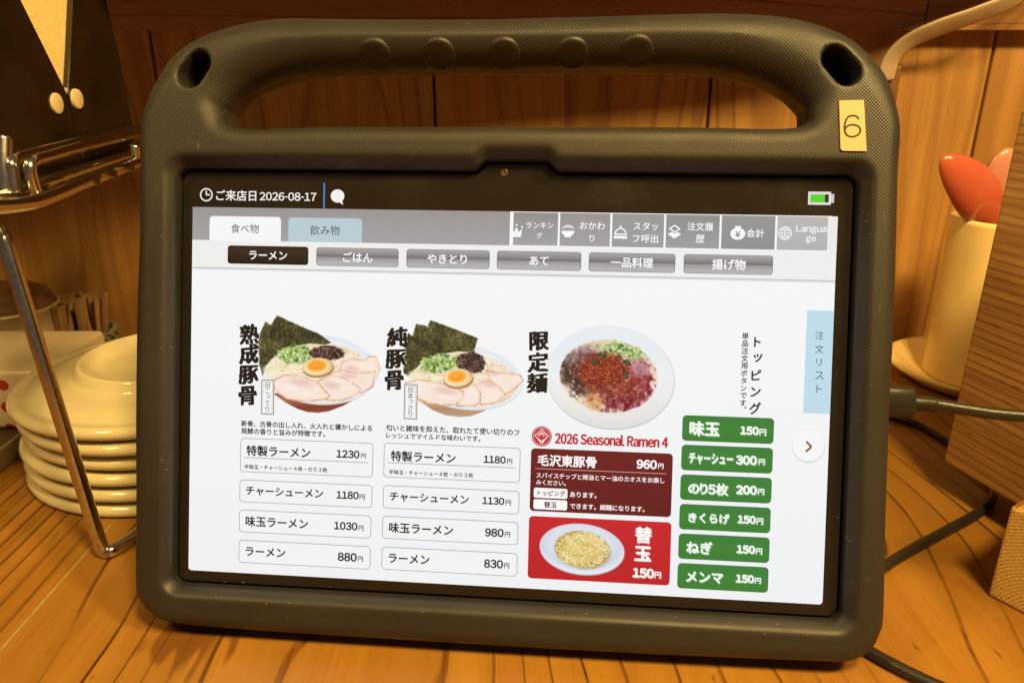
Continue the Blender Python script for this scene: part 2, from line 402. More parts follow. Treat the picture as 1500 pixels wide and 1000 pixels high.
FRONT, BACK = 0.007, -0.0145
px_outer = [(408, 21), (356, 28), (314, 39), (278, 55), (249, 77), (229, 105), (216, 133), (209.5, 166), (208, 200), (208, 330), (204, 449), (201.8, 602),
            (202.3, 728), (201.6, 850), (205.7, 871), (217.5, 889.5), (238, 905), (272, 912.5), (340, 918.5), (400, 923), (667, 940), (933, 955), (1200, 966.5),
            (1236, 967), (1260, 959), (1277, 946), (1287, 925), (1293, 898), (1296, 762), (1299, 670), (1303, 568), (1308, 466), (1312, 340), (1314, 255),
            (1318, 197), (1318, 163), (1313, 129), (1299, 98.6), (1272, 68), (1245, 47.6), (1204, 30.6), (1153, 18.7), (1085, 13.5), (1000, 14), (840, 18.7), (670, 22.4), (500, 21.5)]
outer = catmull([(*loc(x, y, .002), 0) for x, y in px_outer], 6, True)
up_hole = [(348, 178), (354, 164), (370, 147), (400, 130), (448, 117), (510, 111), (640, 109), (900, 107), (1000, 108), (1060, 114), (1105, 126), (1140, 143), (1160, 160), (1168, 176)]
hole = [(*loc(x, y, -.009), 0) for x, y in up_hole] + [(*loc(1160, 188.5, .001), 0), (*loc(1000, 187.5, .001), 0), (*loc(700, 187, .001), 0), (*loc(500, 187, .001), 0), (*loc(352, 189, .001), 0)]
hole = catmull(hole, 6, True)
OP = [loc(x, y, FRONT) for x, y in ((240, 228), (1277, 231), (1262, 927), (233, 876))]
ox0, ox1 = (OP[0][0] + OP[3][0]) / 2, (OP[1][0] + OP[2][0]) / 2
oy1, oy0 = (OP[0][1] + OP[1][1]) / 2, (OP[2][1] + OP[3][1]) / 2
def ui(x, y): return ((x - 640) * K_UI, (350 - y) * K_UI)
gx0, gy1 = ui(-20, -71.5); gx1, gy0 = ui(1306.5, 771.5)
def rr_poly(x0, x1, y0, y1, r_, notch=None, n=8):
    pts = []
    for cx, cy, a0 in ((x1 - r_, y1 - r_, 0), (x0 + r_, y1 - r_, 90), (x0 + r_, y0 + r_, 180), (x1 - r_, y0 + r_, 270)):
        for i in range(n + 1):
            a = R(a0 + 90 * i / n); pts.append((cx + r_ * math.cos(a), cy + r_ * math.sin(a)))
        if notch and a0 == 0:
            nx0, nx1, h, s = notch
            pts += [(nx1 + s, y1), (nx1, y1 + h), (nx0, y1 + h), (nx0 - s, y1)]
    return pts
nx0, nx1 = ui(606, 0)[0], ui(721, 0)[0]
P_open = rr_poly(ox0, ox1, oy0, oy1, .0065, (nx0 - .0006, nx1 + .0006, .0031, .0036))
P_glass = rr_poly(gx0, gx1, gy0, gy1, .0032, (nx0, nx1, .0034, .0036))
def slot_axis(a, b): return np.array(loc(*a, .004)), np.array(loc(*b, .004))
SL = [slot_axis((283, 112), (294, 95)), slot_axis((1221, 89), (1237, 108))]

def build_case_mesh():
    st = 0.0008
    xs = np.arange(-.131, .1325, st); ys = np.arange(-.0915, .1295, st); zs = np.arange(-.0220, .0100, st)
    X, Y = np.meshgrid(xs, ys, indexing='ij')
    d_out = poly_sdf(outer, X, Y); d_hole = poly_sdf(hole, X, Y)
    d_op = poly_sdf(P_open, X, Y); d_gl = poly_sdf(P_glass, X, Y)
    d2 = np.maximum(d_out, -d_hole)
    hy = np.clip((Y - .083) / .02, 0, 1); hy = hy * hy * (3 - 2 * hy)
    rr_ = .0055 + .0055 * hy
    d_sl = np.full(X.shape, 1e9)
    for a, b in SL:
        e = b - a; t = np.clip(((X - a[0]) * e[0] + (Y - a[1]) * e[1]) / (e @ e), 0, 1)
        d_sl = np.minimum(d_sl, np.hypot(X - a[0] - t * e[0], Y - a[1] - t * e[1]) - .0042)
    zc, hh = (FRONT + BACK) / 2, (FRONT - BACK) / 2
    Fv = np.empty((len(xs), len(ys), len(zs)), np.float32)
    zc = zc - .0025 * hy; hh = hh + .0025 * hy          # the handle is thicker than the rest
    for k, z in enumerate(zs):
        w1 = d2 + rr_; w2 = abs(z - zc) - hh + rr_
        f = np.minimum(np.maximum(w1, w2), 0) + np.hypot(np.maximum(w1, 0), np.maximum(w2, 0)) - rr_
        lip = (z - FRONT - 1.35 * d_op) * 0.60
        lip = np.where(d_op > .004, -1, lip)
        f = smax(f, lip, .0012)
        f = np.maximum(f, -np.maximum(d_gl - .0010, -(z + .0095)))
        sl = np.maximum(d_sl - .0005 * np.clip((z - .004) / .003, 0, 1) ** 2, -(z + .012))
        f = smax(f, -sl, .0010)
        Fv[:, :, k] = f
    V, Q = surface_nets(Fv, xs, ys, zs)
    me = bpy.data.meshes.new('shell')
    me.from_pydata(V.tolist(), [], Q.tolist())
    do = poly_sdf(P_open, V[:, 0], V[:, 1])
    kn = np.clip((do - .0002) / .0006, 0, 1) * np.clip((V[:, 2] + .012) / .003, 0, 1)
    dh = poly_sdf(hole, V[:, 0], V[:, 1])
    kn *= np.clip((V[:, 2] - .000) / .004 + 0.0 + np.clip((dh - .012) / .004, 0, 1), 0, 1)
    a = me.attributes.new('knurl', 'FLOAT', 'POINT'); a.data.foreach_set('value', kn.astype(np.float32))
    me.validate()
    return me
case = empty('tablet_case', (0, 0, 0), 'black moulded foam case with a carry handle, wrapped round the menu tablet', 'tablet case')
case.matrix_world = M_TAB
shell = link('shell', build_case_mesh(), M_CASE, case)
# five domed finger grips on the underside of the handle
_sv = np.empty(len(shell.data.vertices) * 3, np.float32); shell.data.vertices.foreach_get('co', _sv); _sv = _sv.reshape(-1, 3)
_sn = np.empty(len(shell.data.vertices) * 3, np.float32); shell.data.vertices.foreach_get('normal', _sn); _sn = _sn.reshape(-1, 3)
_cl = R_TAB.T @ (np.array([0, 0, CAM_H]) - T_TAB)
for gx, gy in ((550, 86), (643, 86), (738, 86), (835, 84), (932, 83)):
    rd = R_TAB.T @ ray(gx, gy); rd /= np.linalg.norm(rd); rel = _sv - _cl; tt_ = rel @ rd
    off = np.linalg.norm(rel - tt_[:, None] * rd, axis=1); c_ = np.where((off < .0012) & ((_sn @ rd) < 0), tt_, 9); b_i = int(np.argmin(c_))
    nrm_ = Vector([float(q) for q in _sn[b_i]]).normalized(); pt_ = Vector([float(q) for q in _sv[b_i]])
    bm = bmesh.new(); lathe_bm(bm, [(0, .00026), (.0032, .00024), (.0046, .00017), (.0053, .00002), (.0057, -.0003), (.0059, -.0014)], 40)
    bmesh.ops.transform(bm, matrix=Matrix.Translation(pt_) @ nrm_.to_track_quat('Z', 'Y').to_matrix().to_4x4(), verts=bm.verts)
    from_bm('finger_grip', bm, M_CASE, case)
# number sticker with its numeral
zf = FRONT + .0005
sp_ = [loc(*p, zf) for p in ((1229.5, 147.5), (1265.5, 146.5), (1269.5, 221.5), (1234.5, 220.8), (1231.5, 218))]
bm = bmesh.new()
lo = [bm.verts.new((x, y, FRONT - .0003)) for x, y in sp_]; hi = [bm.verts.new((x, y, zf)) for x, y in sp_]
bm.faces.new(hi[::-1])
for i in range(5): bm.faces.new((lo[i], lo[(i + 1) % 5], hi[(i + 1) % 5], hi[i]))
sticker = from_bm('number_sticker', bm, M_STICK, case, smooth=False)
sticker['label'] = 'cream paper sticker printed with the number 6'
num = [(1258, 175), (1255, 171), (1250, 169.5), (1243, 171), (1239, 177), (1237, 186), (1238, 194), (1242, 199), (1249, 200.5), (1256, 198), (1260, 193), (1259.5, 188), (1256, 184.5), (1249, 183), (1242, 184.5), (1238, 189)]
path = catmull([(*loc(x, y, zf), zf + .00002) for x, y in num], 6)
bm = bmesh.new(); sweep_bm(bm, path, [(-.00030, .00004), (-.0003, -.00004), (.0003, -.00004), (.0003, .00004)], up=(0, 0, 1))
from_bm('numeral', bm, M_INK, sticker, smooth=False)
# folding stand that props the case up from behind
bm = bmesh.new()
foot = M_TAB.inverted() @ Vector((0.0, 0.345, 0.0))
top_ = Vector((0.004, 0.055, BACK - .0005))
sweep_bm(bm, [top_, top_.lerp(foot, .5) + Vector((0, 0, .0005)), foot], [(-.045, -.0015), (.045, -.0015), (.045, .0015), (-.045, .0015)], up=(0, .6, -.8))
from_bm('kickstand', bm, M_BLACKPL, case, smooth=False)

# ------------------------------------------------------------------ tablet
tablet = empty('tablet', (0, 0, 0), 'black touch screen tablet showing a ramen ordering menu, set inside the foam case', 'tablet')
tablet.matrix_world = M_TAB
bm = bmesh.new()
top = [bm.verts.new((x, y, 0)) for x, y in P_glass]; mid_ = [bm.verts.new((x, y, -.0006)) for x, y in P_glass]
mid_b = [bm.verts.new((x, y, -.0085)) for x, y in P_glass]
nP = len(P_glass)
bm.faces.new(top)
for a, b in ((top, mid_), (mid_, mid_b)):
    for i in range(nP): bm.faces.new((a[i], b[i], b[(i + 1) % nP], a[(i + 1) % nP]))
bm.faces.new(mid_b[::-1])
from_bm('glass_front', bm, M_BLACKGLASS, tablet, smooth=False)
cx_, cy_ = ui(638.3, -76.2)
bm = bmesh.new(); lathe_bm(bm, [(0, .00006), (.0007, .00006), (.0009, .00012), (.00125, .00012), (.0013, .00002)], 28)
bmesh.ops.translate(bm, verts=bm.verts, vec=(cx_, cy_, 0))
camera_lens = from_bm('front_camera', bm, plain('lens_ring', (.16, .11, .06), 0.25, metal=0.6), tablet)

# ---- screen drawing kit: every element is a flat, self-lit coloured mesh in the plane of the display
m_px, nt_, b_ = new_mat('lit_screen')
b_.inputs['Base Color'].default_value = (.006, .006, .006, 1); b_.inputs['Roughness'].default_value = 0.12; b_.inputs['Specular IOR Level'].default_value = 0.35
va = nd(nt_, 'ShaderNodeVertexColor', layer_name='Col')
nt_.links.new(va.outputs['Color'], b_.inputs['Emission Color']); b_.inputs['Emission Strength'].default_value = 1.0
M_PIXEL = m_px
SCREEN_GAIN = 1.06
_glyph = {}
def glyphs(s, bold):
    k = (s, round(bold, 4))
    if k not in _glyph:
        c = bpy.data.curves.new('lettering', 'FONT'); c.body = s; c.offset = bold; c.resolution_u = 4
        o = bpy.data.objects.new('lettering', c); COL.objects.link(o)
        bpy.context.view_layer.update()
        me = bpy.data.meshes.new_from_object(o.evaluated_get(bpy.context.evaluated_depsgraph_get()))
        V = np.array([v.co[:] for v in me.vertices]).reshape(-1, 3)[:, :2]; Fc = [tuple(p.vertices) for p in me.polygons]
        bpy.data.objects.remove(o); bpy.data.curves.remove(c); bpy.data.meshes.remove(me)
        _glyph[k] = (V, Fc)
    return _glyph[k]
def vnoise(X, Y, seed, oct=3):
    out = np.zeros(X.shape); amp = 1; tot = 0
    for o in range(oct):
        rg = np.random.default_rng(seed + 31 * o); Gd = rg.random((96, 96)); f = 2 ** o
        xx, yy = X * f, Y * f; xi, yi = np.floor(xx).astype(int), np.floor(yy).astype(int); tx, ty = xx - xi, yy - yi
        tx, ty = tx * tx * (3 - 2 * tx), ty * ty * (3 - 2 * ty); g = lambda a, b: Gd[a % 96, b % 96]
        out += amp * (g(xi, yi) * (1 - tx) * (1 - ty) + g(xi + 1, yi) * tx * (1 - ty) + g(xi, yi + 1) * (1 - tx) * ty + g(xi + 1, yi + 1) * tx * ty); tot += amp; amp *= .55
    return out / tot
def layout(txt):
    """glyph outlines; digits and latin words are set tightly from the full-width face"""
    if not any(ord(c) < 128 and c != ' ' for c in txt): return glyphs(txt, 0.0)
    Vs, Fs, x, n = [], [], 0.0, 0
    for c in txt:
        if c == ' ': x += .26; continue
        if c == '-':
            V = np.array([(0, .30), (.26, .30), (.26, .37), (0, .37)]); Fc = [(0, 1, 2, 3)]
        else:
            V, Fc = glyphs(chr(ord(c) + 0xFEE0) if 33 <= ord(c) < 127 else c, 0.0); V = V.copy(); V[:, 0] -= V[:, 0].min()
        V = V.copy(); V[:, 0] += x; x = V[:, 0].max() + (.085 if ord(c) < 128 else .10)
        Vs.append(V); Fs += [tuple(n + i for i in f) for f in Fc]; n += len(V)
    return np.concatenate(Vs), Fs
class UI:
    def __init__(s): s.v = []; s.f = []; s.c = []
    def add(s, pts, faces, cols, z):
        b = len(s.v)
        for i, (x, y) in enumerate(pts):
            s.v.append(((x - 640) * K_UI, (350 - y) * K_UI, .00006 + z * .00003))
        s.f += [tuple(b + i for i in f) for f in faces]
        if isinstance(cols, list): s.c += cols
        else: s.c += [cols] * len(pts)
    def poly(s, pts, col, z=1): s.add(pts, [tuple(range(len(pts)))], lin(col), z)
    def rect(s, x0, y0, x1, y1, col, z=1): s.poly([(x0, y0), (x1, y0), (x1, y1), (x0, y1)], col, z)
    def rows(s, x0, y0, x1, y1, r_, stops, z=1, corners=(1, 1, 1, 1), n=6):
        """rounded box with a vertical run of colours; stops = [(t, colour)]"""
        ys = set([y0, y1])
        for i in range(n + 1):
            d = r_ * (1 - math.cos(R(90 * i / n))); ys.add(y0 + d); ys.add(y1 - d)
        for t, _ in stops: ys.add(y0 + t * (y1 - y0))
        ys = sorted(ys); pts = []; cols = []; faces = []
        def inset(y, top_c, bot_c):
            if y < y0 + r_ and top_c: d = y0 + r_ - y
            elif y > y1 - r_ and bot_c: d = y - (y1 - r_)
            else: return 0
            return r_ - math.sqrt(max(0, r_ * r_ - d * d))
        L = [(t, np.array(lin(c))) for t, c in stops]
        for i, y in enumerate(ys):
            t = (y - y0) / (y1 - y0)
            c = L[-1][1]
            for (t0, c0), (t1, c1) in zip(L, L[1:]):
                if t <= t1 + 1e-9:
                    c = c0 + (c1 - c0) * min(1, max(0, (t - t0) / max(1e-9, t1 - t0))); break
            pts += [(x0 + inset(y, corners[0], corners[3]), y), (x1 - inset(y, corners[1], corners[2]), y)]; cols += [tuple(c)] * 2
            if i: faces.append((2 * i - 2, 2 * i - 1, 2 * i + 1, 2 * i))
        s.add(pts, faces, cols, z)
    def rbox(s, x0, y0, x1, y1, r_, col, z=1, corners=(1, 1, 1, 1)): s.rows(x0, y0, x1, y1, r_, [(0, col), (1, col)], z, corners)
    def frame(s, x0, y0, x1, y1, r_, w, col, fill, z=1):
        s.rbox(x0, y0, x1, y1, r_, col, z); s.rbox(x0 + w, y0 + w, x1 - w, y1 - w, max(.1, r_ - w), fill, z + 1)
    def disc(s, cx, cy, rx, ry, col, z=1, n=36): s.poly([(cx + rx * math.cos(2 * math.pi * i / n), cy + ry * math.sin(2 * math.pi * i / n)) for i in range(n)], col, z)
    def ring(s, cx, cy, r0, r1, col, z=1, n=40, a0=0, a1=360):
        p = []; f = []
        for i in range(n + 1):
            a = R(a0 + (a1 - a0) * i / n)
            p += [(cx + r0 * math.cos(a), cy + r0 * math.sin(a)), (cx + r1 * math.cos(a), cy + r1 * math.sin(a))]
            if i: f.append((2 * i - 2, 2 * i - 1, 2 * i + 1, 2 * i))
        s.add(p, f, lin(col), z)
    def line(s, pts, w, col, z=1):
        for (x0, y0), (x1, y1) in zip(pts, pts[1:]):
            l = math.hypot(x1 - x0, y1 - y0) or 1; nx, ny = -(y1 - y0) / l * w / 2, (x1 - x0) / l * w / 2
            s.poly([(x0 + nx, y0 + ny), (x1 + nx, y1 + ny), (x1 - nx, y1 - ny), (x0 - nx, y0 - ny)], col, z)
    def glyph(s, txt, x0, x1, yc, col, bold=0.0, z=3, stretch=1.0, shear=0.0, rough=0.0, dx=0, dy=0, h=None, hb=1.0, wb=1.0):
        """text fitted to x0..x1 and centred on yc (screen pixels); weight comes from closely shifted copies"""
        V, Fc = layout(txt)
        w0 = V[:, 0].max() - V[:, 0].min(); k = (x1 - x0) / (w0 + 2 * bold)
        ky = k * stretch if h is None else h / (V[:, 1].max() - V[:, 1].min())
        cy = (V[:, 1].max() + V[:, 1].min()) / 2; mx = V[:, 0].min() - bold
        px = (V[:, 0] - mx); py = (V[:, 1] - cy)
        if shear: py = py + shear * (px - w0 / 2)
        if rough:
            qx, qy = V[:, 0] * 9 + ord(txt[0]) % 89, V[:, 1] * 9 + 40
            px = px + rough * (vnoise(qx, qy, 3, 2) - .5); py = py + rough * (vnoise(qx + 20, qy, 8, 2) - .5)
        if bold <= 0: sh = [(0, 0)]
        else: sh = [(0, 0)] + [(bold * wb * math.cos(t), bold * hb * math.sin(t)) for t in [2 * math.pi * i / 8 for i in range(8)]]
        for q, (bx, by) in enumerate(sh):
            s.add([(x0 + (a + bx) * k + dx, yc - (b + by) * ky + dy) for a, b in zip(px, py)], Fc, lin(col), z + q * .045)
    def px(s, txt, ax, bx, ay, col, bold=0.0, z=3, row=None, **kw):
        """the same from a measurement of the photograph"""
        a, b = U(ax, ay), U(bx, ay); y = (a[1] + b[1]) / 2 if row is None else row
        s.glyph(txt, a[0], b[0], y, col, bold, z, **kw)
    def vert(s, txt, xc, ya, yb, size, col, bold=0.0, z=3, **kw):
        n = len(txt)
        for i, ch in enumerate(txt):
            y = ya + (yb - ya) * (i + .5) / n
            V0, _ = glyphs(ch, 0.0); w = (V0[:, 0].max() - V0[:, 0].min()) * size; h = V0[:, 1].max() - V0[:, 1].min()
            ox = 0
            if ch == 'ー': pass
            if ch == 'ッ' or ch == 'っ': ox, y = size * .08, y - size * .05
            if ch == '。': ox, y = size * .34, y - size * .40
            s.glyph(ch, xc - w / 2 + ox, xc + w / 2 + ox, y, col, bold, z, **kw)
    def build(s, name, parent, label=None):
        me = bpy.data.meshes.new(name); me.from_pydata(s.v, [], s.f)
        a = me.color_attributes.new('Col', 'FLOAT_COLOR', 'POINT')
        c = np.ones((len(s.v), 4), np.float32); c[:, :3] = np.array(s.c, np.float32) * SCREEN_GAIN
        a.data.foreach_set('color', c.ravel())
        o = link(name, me, M_PIXEL, parent, smooth=False)
        if label: o['label'] = label
        return o

WHITE, INK = '#f3f3f3', '#2b2523'
u = UI()
u.rows(0, 0, 1280, 750, 7, [(0, '#ececec'), (.2, '#eeefef'), (1, '#e9eaec')], 0, (0, 0, 1, 1))
display = u.build('display', tablet)

# status strip
u = UI()
cx, cy = 28.5, -25
u.ring(cx, cy, 10.8, 13.6, '#e9e4e0', 1); u.line([(cx, cy - 8.5), (cx, cy + 1)], 2.6, '#e9e4e0', 1); u.line([(cx - 1, cy), (cx + 7.5, cy)], 2.6, '#e9e4e0', 1)
u.build('clock_icon', display)
u = UI(); u.glyph('ご来店日', 49.5, 134, -24.2, '#ece8e4', .016); u.glyph('2026-08-17', 141, 259, -23.4, '#ece8e4', .020)
u.build('date_text', display)
u = UI(); u.rect(273.2, -52, 276.4, -1, '#4f7fc4', 1); u.build('divider_line', display)
u = UI()
u.disc(302.5, -26, 14, 13.2, '#efeae6', 1); u.poly([(304, -15), (312, -19), (314.5, -8)], '#efeae6', 2)
u.build('speech_bubble_icon', display)
u = UI()
x0, y0 = 1223.7, -46; x1, y1 = 1266, -21
u.rect(x0, y0, x1, y1, '#ddd6dc', 1); u.rect(x1, y0 + 4, x1 + 6, y1 - 4, '#c9c2c8', 1); u.rect(x0 + 4, y0 + 5, x1 - 4, y1 - 4.5, '#3a2c24', 2); u.rect(x0 + 4, y0 + 5, x0 + 31, y1 - 4.5, '#57cf2f', 3)
u.build('battery_icon', display)

# header band, tabs, tool buttons
u = UI(); u.rows(0, 0, 1280, 67, .1, [(0, '#969290'), (1, '#a09d9c')], 1); u.build('header_band', display)
u = UI(); u.rbox(36.5, 18, 186.5, 68, 7, '#efefee', 3, (1, 1, 0, 0)); u.px('食べ物', 338.6, 379.4, 334.9, '#4b4744', 0.004, 4); u.build('menu_tab', display, 'white tab lettered 食べ物')
u = UI(); u.rbox(202, 18.5, 354, 67, 7, '#b4c6ce', 3, (1, 1, 0, 0)); u.px('飲み物', 454.6, 497.7, 337.4, '#3f4042', 0.0, 4); u.build('menu_tab', display, 'pale blue tab lettered 飲み物')
u = UI(); u.rect(0, 66.6, 1280, 123, '#e9e7e5', 1); u.rows(0, 122.4, 1280, 128, .1, [(0, '#9e9d9d'), (.3, '#c9c9ca'), (1, '#eaebeb')], 2)
u.build('category_bar', display)
tb = [(653, 748), (748, 850), (850, 954), (954, 1060), (1060, 1165), (1165, 1268)]
words = [(('ランキン', 771, 810.7, 330), ('グ', 786, 794.4, 345)), (('おかわ', 849.5, 886, 330.8), ('り', 863.5, 870.5, 349)), (('スタッ', 928, 964, 331.5), ('フ呼出', 927, 964, 349.6)),
         (('注文履', 1006.6, 1044.7, 332), ('歴', 1019, 1031.7, 350)), (('会計', 1093.6, 1119, 341.7),), (('Langua', 1166, 1210.6, 336.6), ('ge', 1180, 1195, 351.5))]
for i, ((a, b), ws) in enumerate(zip(tb, words)):
    u = UI(); g = ['#8f8b89', '#959190', '#979493', '#8e8b8a', '#949190', '#b4b1af'][i]
    u.rect(a - 1, 0, b + 1, 68, '#f2f1f0', 3); u.rows(a + (6 if i == 0 else 3), 1.5, b - 1, 66, .1, [(0, g), (1, ['#a09d9c', '#a09d9c', '#9c9998', '#9c9998', '#8f8c8b', '#b0adab'][i])], 4)
    if i == 5: u.rect(1262, 1, 1280, 67, '#e6e3e1', 5)
    for w in ws: u.px(w[0], w[1], w[2], w[3], '#f6f4f2', .010, 6)
    W = '#f6f4f2'
    if i == 0:
        cx, cy = U(756.5, 339); u.poly([(cx - 11, cy - 6), (cx - 5, cy + 2), (cx, cy - 9), (cx + 5, cy + 2), (cx + 11, cy - 6), (cx + 9, cy + 11), (cx - 9, cy + 11)], W, 6)
        for dx, dy in ((-11, -9), (0, -13), (11, -9)): u.disc(cx + dx, cy + dy, 1.9, 1.9, W, 6, 12)
        u.glyph('1', cx - 1.6, cx + 1.6, cy + 5, '#8f8b89', .01, 7)
    if i == 1:
        cx, cy = U(832, 337.5); n = 16
        u.poly([(cx + 12.5 * math.cos(R(180 * k / n)), cy + 1 + 11 * math.sin(R(180 * k / n))) for k in range(n + 1)], W, 6); u.rect(cx - 6, cy + 10, cx + 6, cy + 13.5, W, 6)
        for k in range(5): u.ring(cx - 8 + 4 * k, cy - 2 - 5 * math.sin(R(180 * (k + .6) / 5.2)), 2.2, 3.6, W, 6, 14, 170, 370)
    if i == 2:
        cx, cy = U(909, 339); u.ring(cx, cy + 5, 9.2, 11.6, W, 6, 24, 180, 360); u.rect(cx - 12, cy + 4.5, cx + 12, cy + 7, W, 6); u.rect(cx - 13, cy + 9, cx + 13, cy + 14, W, 6); u.disc(cx, cy - 9, 2.2, 2.2, W, 6, 12)
    if i == 3:
        cx, cy = U(988, 339); u.poly([(cx, cy - 1), (cx + 13, cy + 5), (cx, cy + 14), (cx - 13, cy + 5)], W, 6); u.poly([(cx, cy - 15.5), (cx + 14.5, cy - 5), (cx, cy + 4.5), (cx - 14.5, cy - 5)], '#8e8b8a', 7)
        u.poly([(cx, cy - 13), (cx + 12, cy - 5), (cx, cy + 2.5), (cx - 12, cy - 5)], W, 8); u.poly([(cx, cy - 10), (cx + 7.5, cy - 5), (cx, cy), (cx - 7.5, cy - 5)], '#8e8b8a', 9)
    if i == 4:
        cx, cy = U(1080.5, 341); u.disc(cx, cy + 2, 14, 11.5, W, 6); u.poly([(cx - 6, cy - 13), (cx + 6, cy - 13), (cx + 4, cy - 7), (cx - 4, cy - 7)], W, 6); u.glyph('¥', cx - 5, cx + 5, cy + 3, '#85817f', .02, 7)
    if i == 5:
        cx, cy = U(1149.7, 341.7); u.ring(cx, cy, 11.2, 12.8, W, 6); u.line([(cx - 12, cy), (cx + 12, cy)], 1.4, W, 6); u.line([(cx, cy - 12), (cx, cy + 12)], 1.4, W, 6)
        u.line([(cx - 10, cy - 6), (cx + 10, cy - 6)], 1.3, W, 6); u.line([(cx - 10, cy + 6), (cx + 10, cy + 6)], 1.3, W, 6)
        for k in (1, -1): u.line([(cx + k * 6 * math.cos(R(t)), cy + 12 * math.sin(R(t))) for t in range(-90, 91, 15)], 1.3, W, 6)
    u.build('tool_button', display)
cats = [('ラーメン', 75.5, 244.5, (365.4, 421, 374.5)), ('ごはん', 261, 430, (502.6, 546, 377.5)), ('やきとり', 446, 613.5, (626, 684, 380.5)), ('あて', 628, 794.5, (775.7, 803.6, 384)),
        ('一品料理', 809.5, 977, (894.7, 956.6, 386.5)), ('揚げ物', 993, 1162.5, (1042.6, 1092, 387.5))]
for i, (w, a, b, t) in enumerate(cats):
    u = UI()
    if i == 0: u.rows(a, 77, b, 114, 6, [(0, '#2a1d14'), (.2, '#3a2a1c'), (1, '#1f1711')], 3)
    else:
        u.rbox(a, 77.5, b, 114.5, 6, '#6f6b69', 3)
        u.rows(a + 1.2, 78.5, b - 1.2, 113.5, 5, [(0, '#a5a1a0'), (.3, '#8b8785'), (.5, '#6d6967'), (.52, '#928f8d'), (.8, '#aca9a7'), (1, '#b3b0ae')], 4)
    u.px(w, *t, '#f5f3f1', .020, 6, row=96); u.build('category_button', display)

# price buttons
def price(u, num, n0, n1, y0, y1, row, col, z=6, bold=.018, shadow=None, bl=0):
    a, b = U(n0, row)[0], U(n1, row)[0]; yy = U((n0 + n1) / 2, row)[1]
    c0, c1 = U(y0, row)[0], U(y1, row)[0]
    if shadow:
        u.glyph(num, a, b, yy, shadow, bold, z - 1, dx=1.6, dy=1.8); u.glyph('円', c0, c1, yy + 2.5, shadow, .0, z - 1, dx=1.4, dy=1.6)
    u.glyph(num, a, b, yy, col, bold, z); u.glyph('円', c0, c1, yy + 2.5, col, .02, z)
LEFT = [((108, 470, 386, 540), '特製ラーメン', (361.3, 455, 661), '1230', (493, 527, 529, 536.2, 664.6)), ((107.5, 556, 386, 602.5), 'チャーシューメン', (360.5, 473.8, 720.6), '1180', (493, 526, 527, 534.7, 724.6)),
        ((107.5, 618, 385, 665), '味玉ラーメン', (360, 451.8, 764.6), '1030', (489.6, 524, 525.5, 533, 769.7)), ((107.5, 681, 384.7, 728.5), 'ラーメン', (360, 418.5, 808), '880', (495, 523, 524.4, 532, 815)),
        ((408, 468.3, 685, 538.2), '特製ラーメン', (572.7, 667.7, 669), '1180', (708.4, 741, 743, 750.6, 672.6)), ((408, 554.5, 685, 601.5), 'チャーシューメン', (571, 687, 729.2), '1130', (706.6, 739, 740.7, 748.6, 733)),
        ((407.7, 617, 684.5, 663.5), '味玉ラーメン', (570, 664, 774), '980', (710.6, 738, 739.6, 747.5, 779.4)), ((407.7, 680, 684.5, 727), 'ラーメン', (569, 629.6, 818), '830', (709, 737, 738.5, 746.2, 825))]
for i, (bx, w, t, n, p) in enumerate(LEFT):
    u = UI(); u.frame(*bx, 8, 1.3, '#8e8f93', '#ebecec', 2)
    u.px(w, *t, INK, .026, 5); price(u, n, *p, INK, bold=.038)
    if i in (0, 4):
        y = bx[1] + 39.5; u.rect(bx[0] + 7.5, y, bx[2] - 9, y + 1.3, '#8a8b90', 4)
        s_ = (358, 480, 685.3) if i == 0 else (569.8, 693.5, 693.2); u.px('半味玉・チャーシュー４枚・のり３枚', *s_, INK, .022, 5)
    u.build('dish_button', display)
GREEN = [(391.5, '味玉', (1009.7, 1053.8, 627.3), '150', (1084, 1111, 1112.3, 1122, 630)), (449.3, 'チャーシュー', (1008.8, 1073.6, 671.4), '300', (1077.7, 1108.3, 1111, 1120, 673.2)), (507.7, 'のり5枚', (1008, 1066.5, 715.4), '200', (1078, 1108.3, 1110, 1119, 716.8)),
         (566, 'きくらげ', (1008, 1068, 758.2), '150', (1080, 1106.5, 1108, 1117.5, 760)), (624.5, 'ねぎ', (1005, 1043, 801.2), '150', (1078.6, 1105.5, 1107, 1116, 803.7)), (683, 'メンマ', (1004.7, 1058.7, 844.6), '150', (1077.3, 1104, 1105.5, 1114.2, 846.6))]
for y, w, t, n, p in GREEN:
    u = UI(); u.rbox(1000.8, y - .6, 1175.6, y + 49.6, 8, '#3d6f45', 2); u.rows(1001.6, y + .6, 1174.6, y + 48.6, 7.5, [(0, '#3b7a3a'), (.5, '#3d7f35'), (1, '#3a7a31')], 3)
    hh_ = 20.5 if w == 'チャーシュー' else None; u.px(w, *t, '#a9c3a9', .030, 5, dx=1.6, dy=1.8, h=hh_); u.px(w, *t, '#f2f6ee', .030, 6, h=hh_)
    price(u, n, *p, '#f2f6ee', 6, .045, '#a9c3a9'); u.build('topping_button', display)
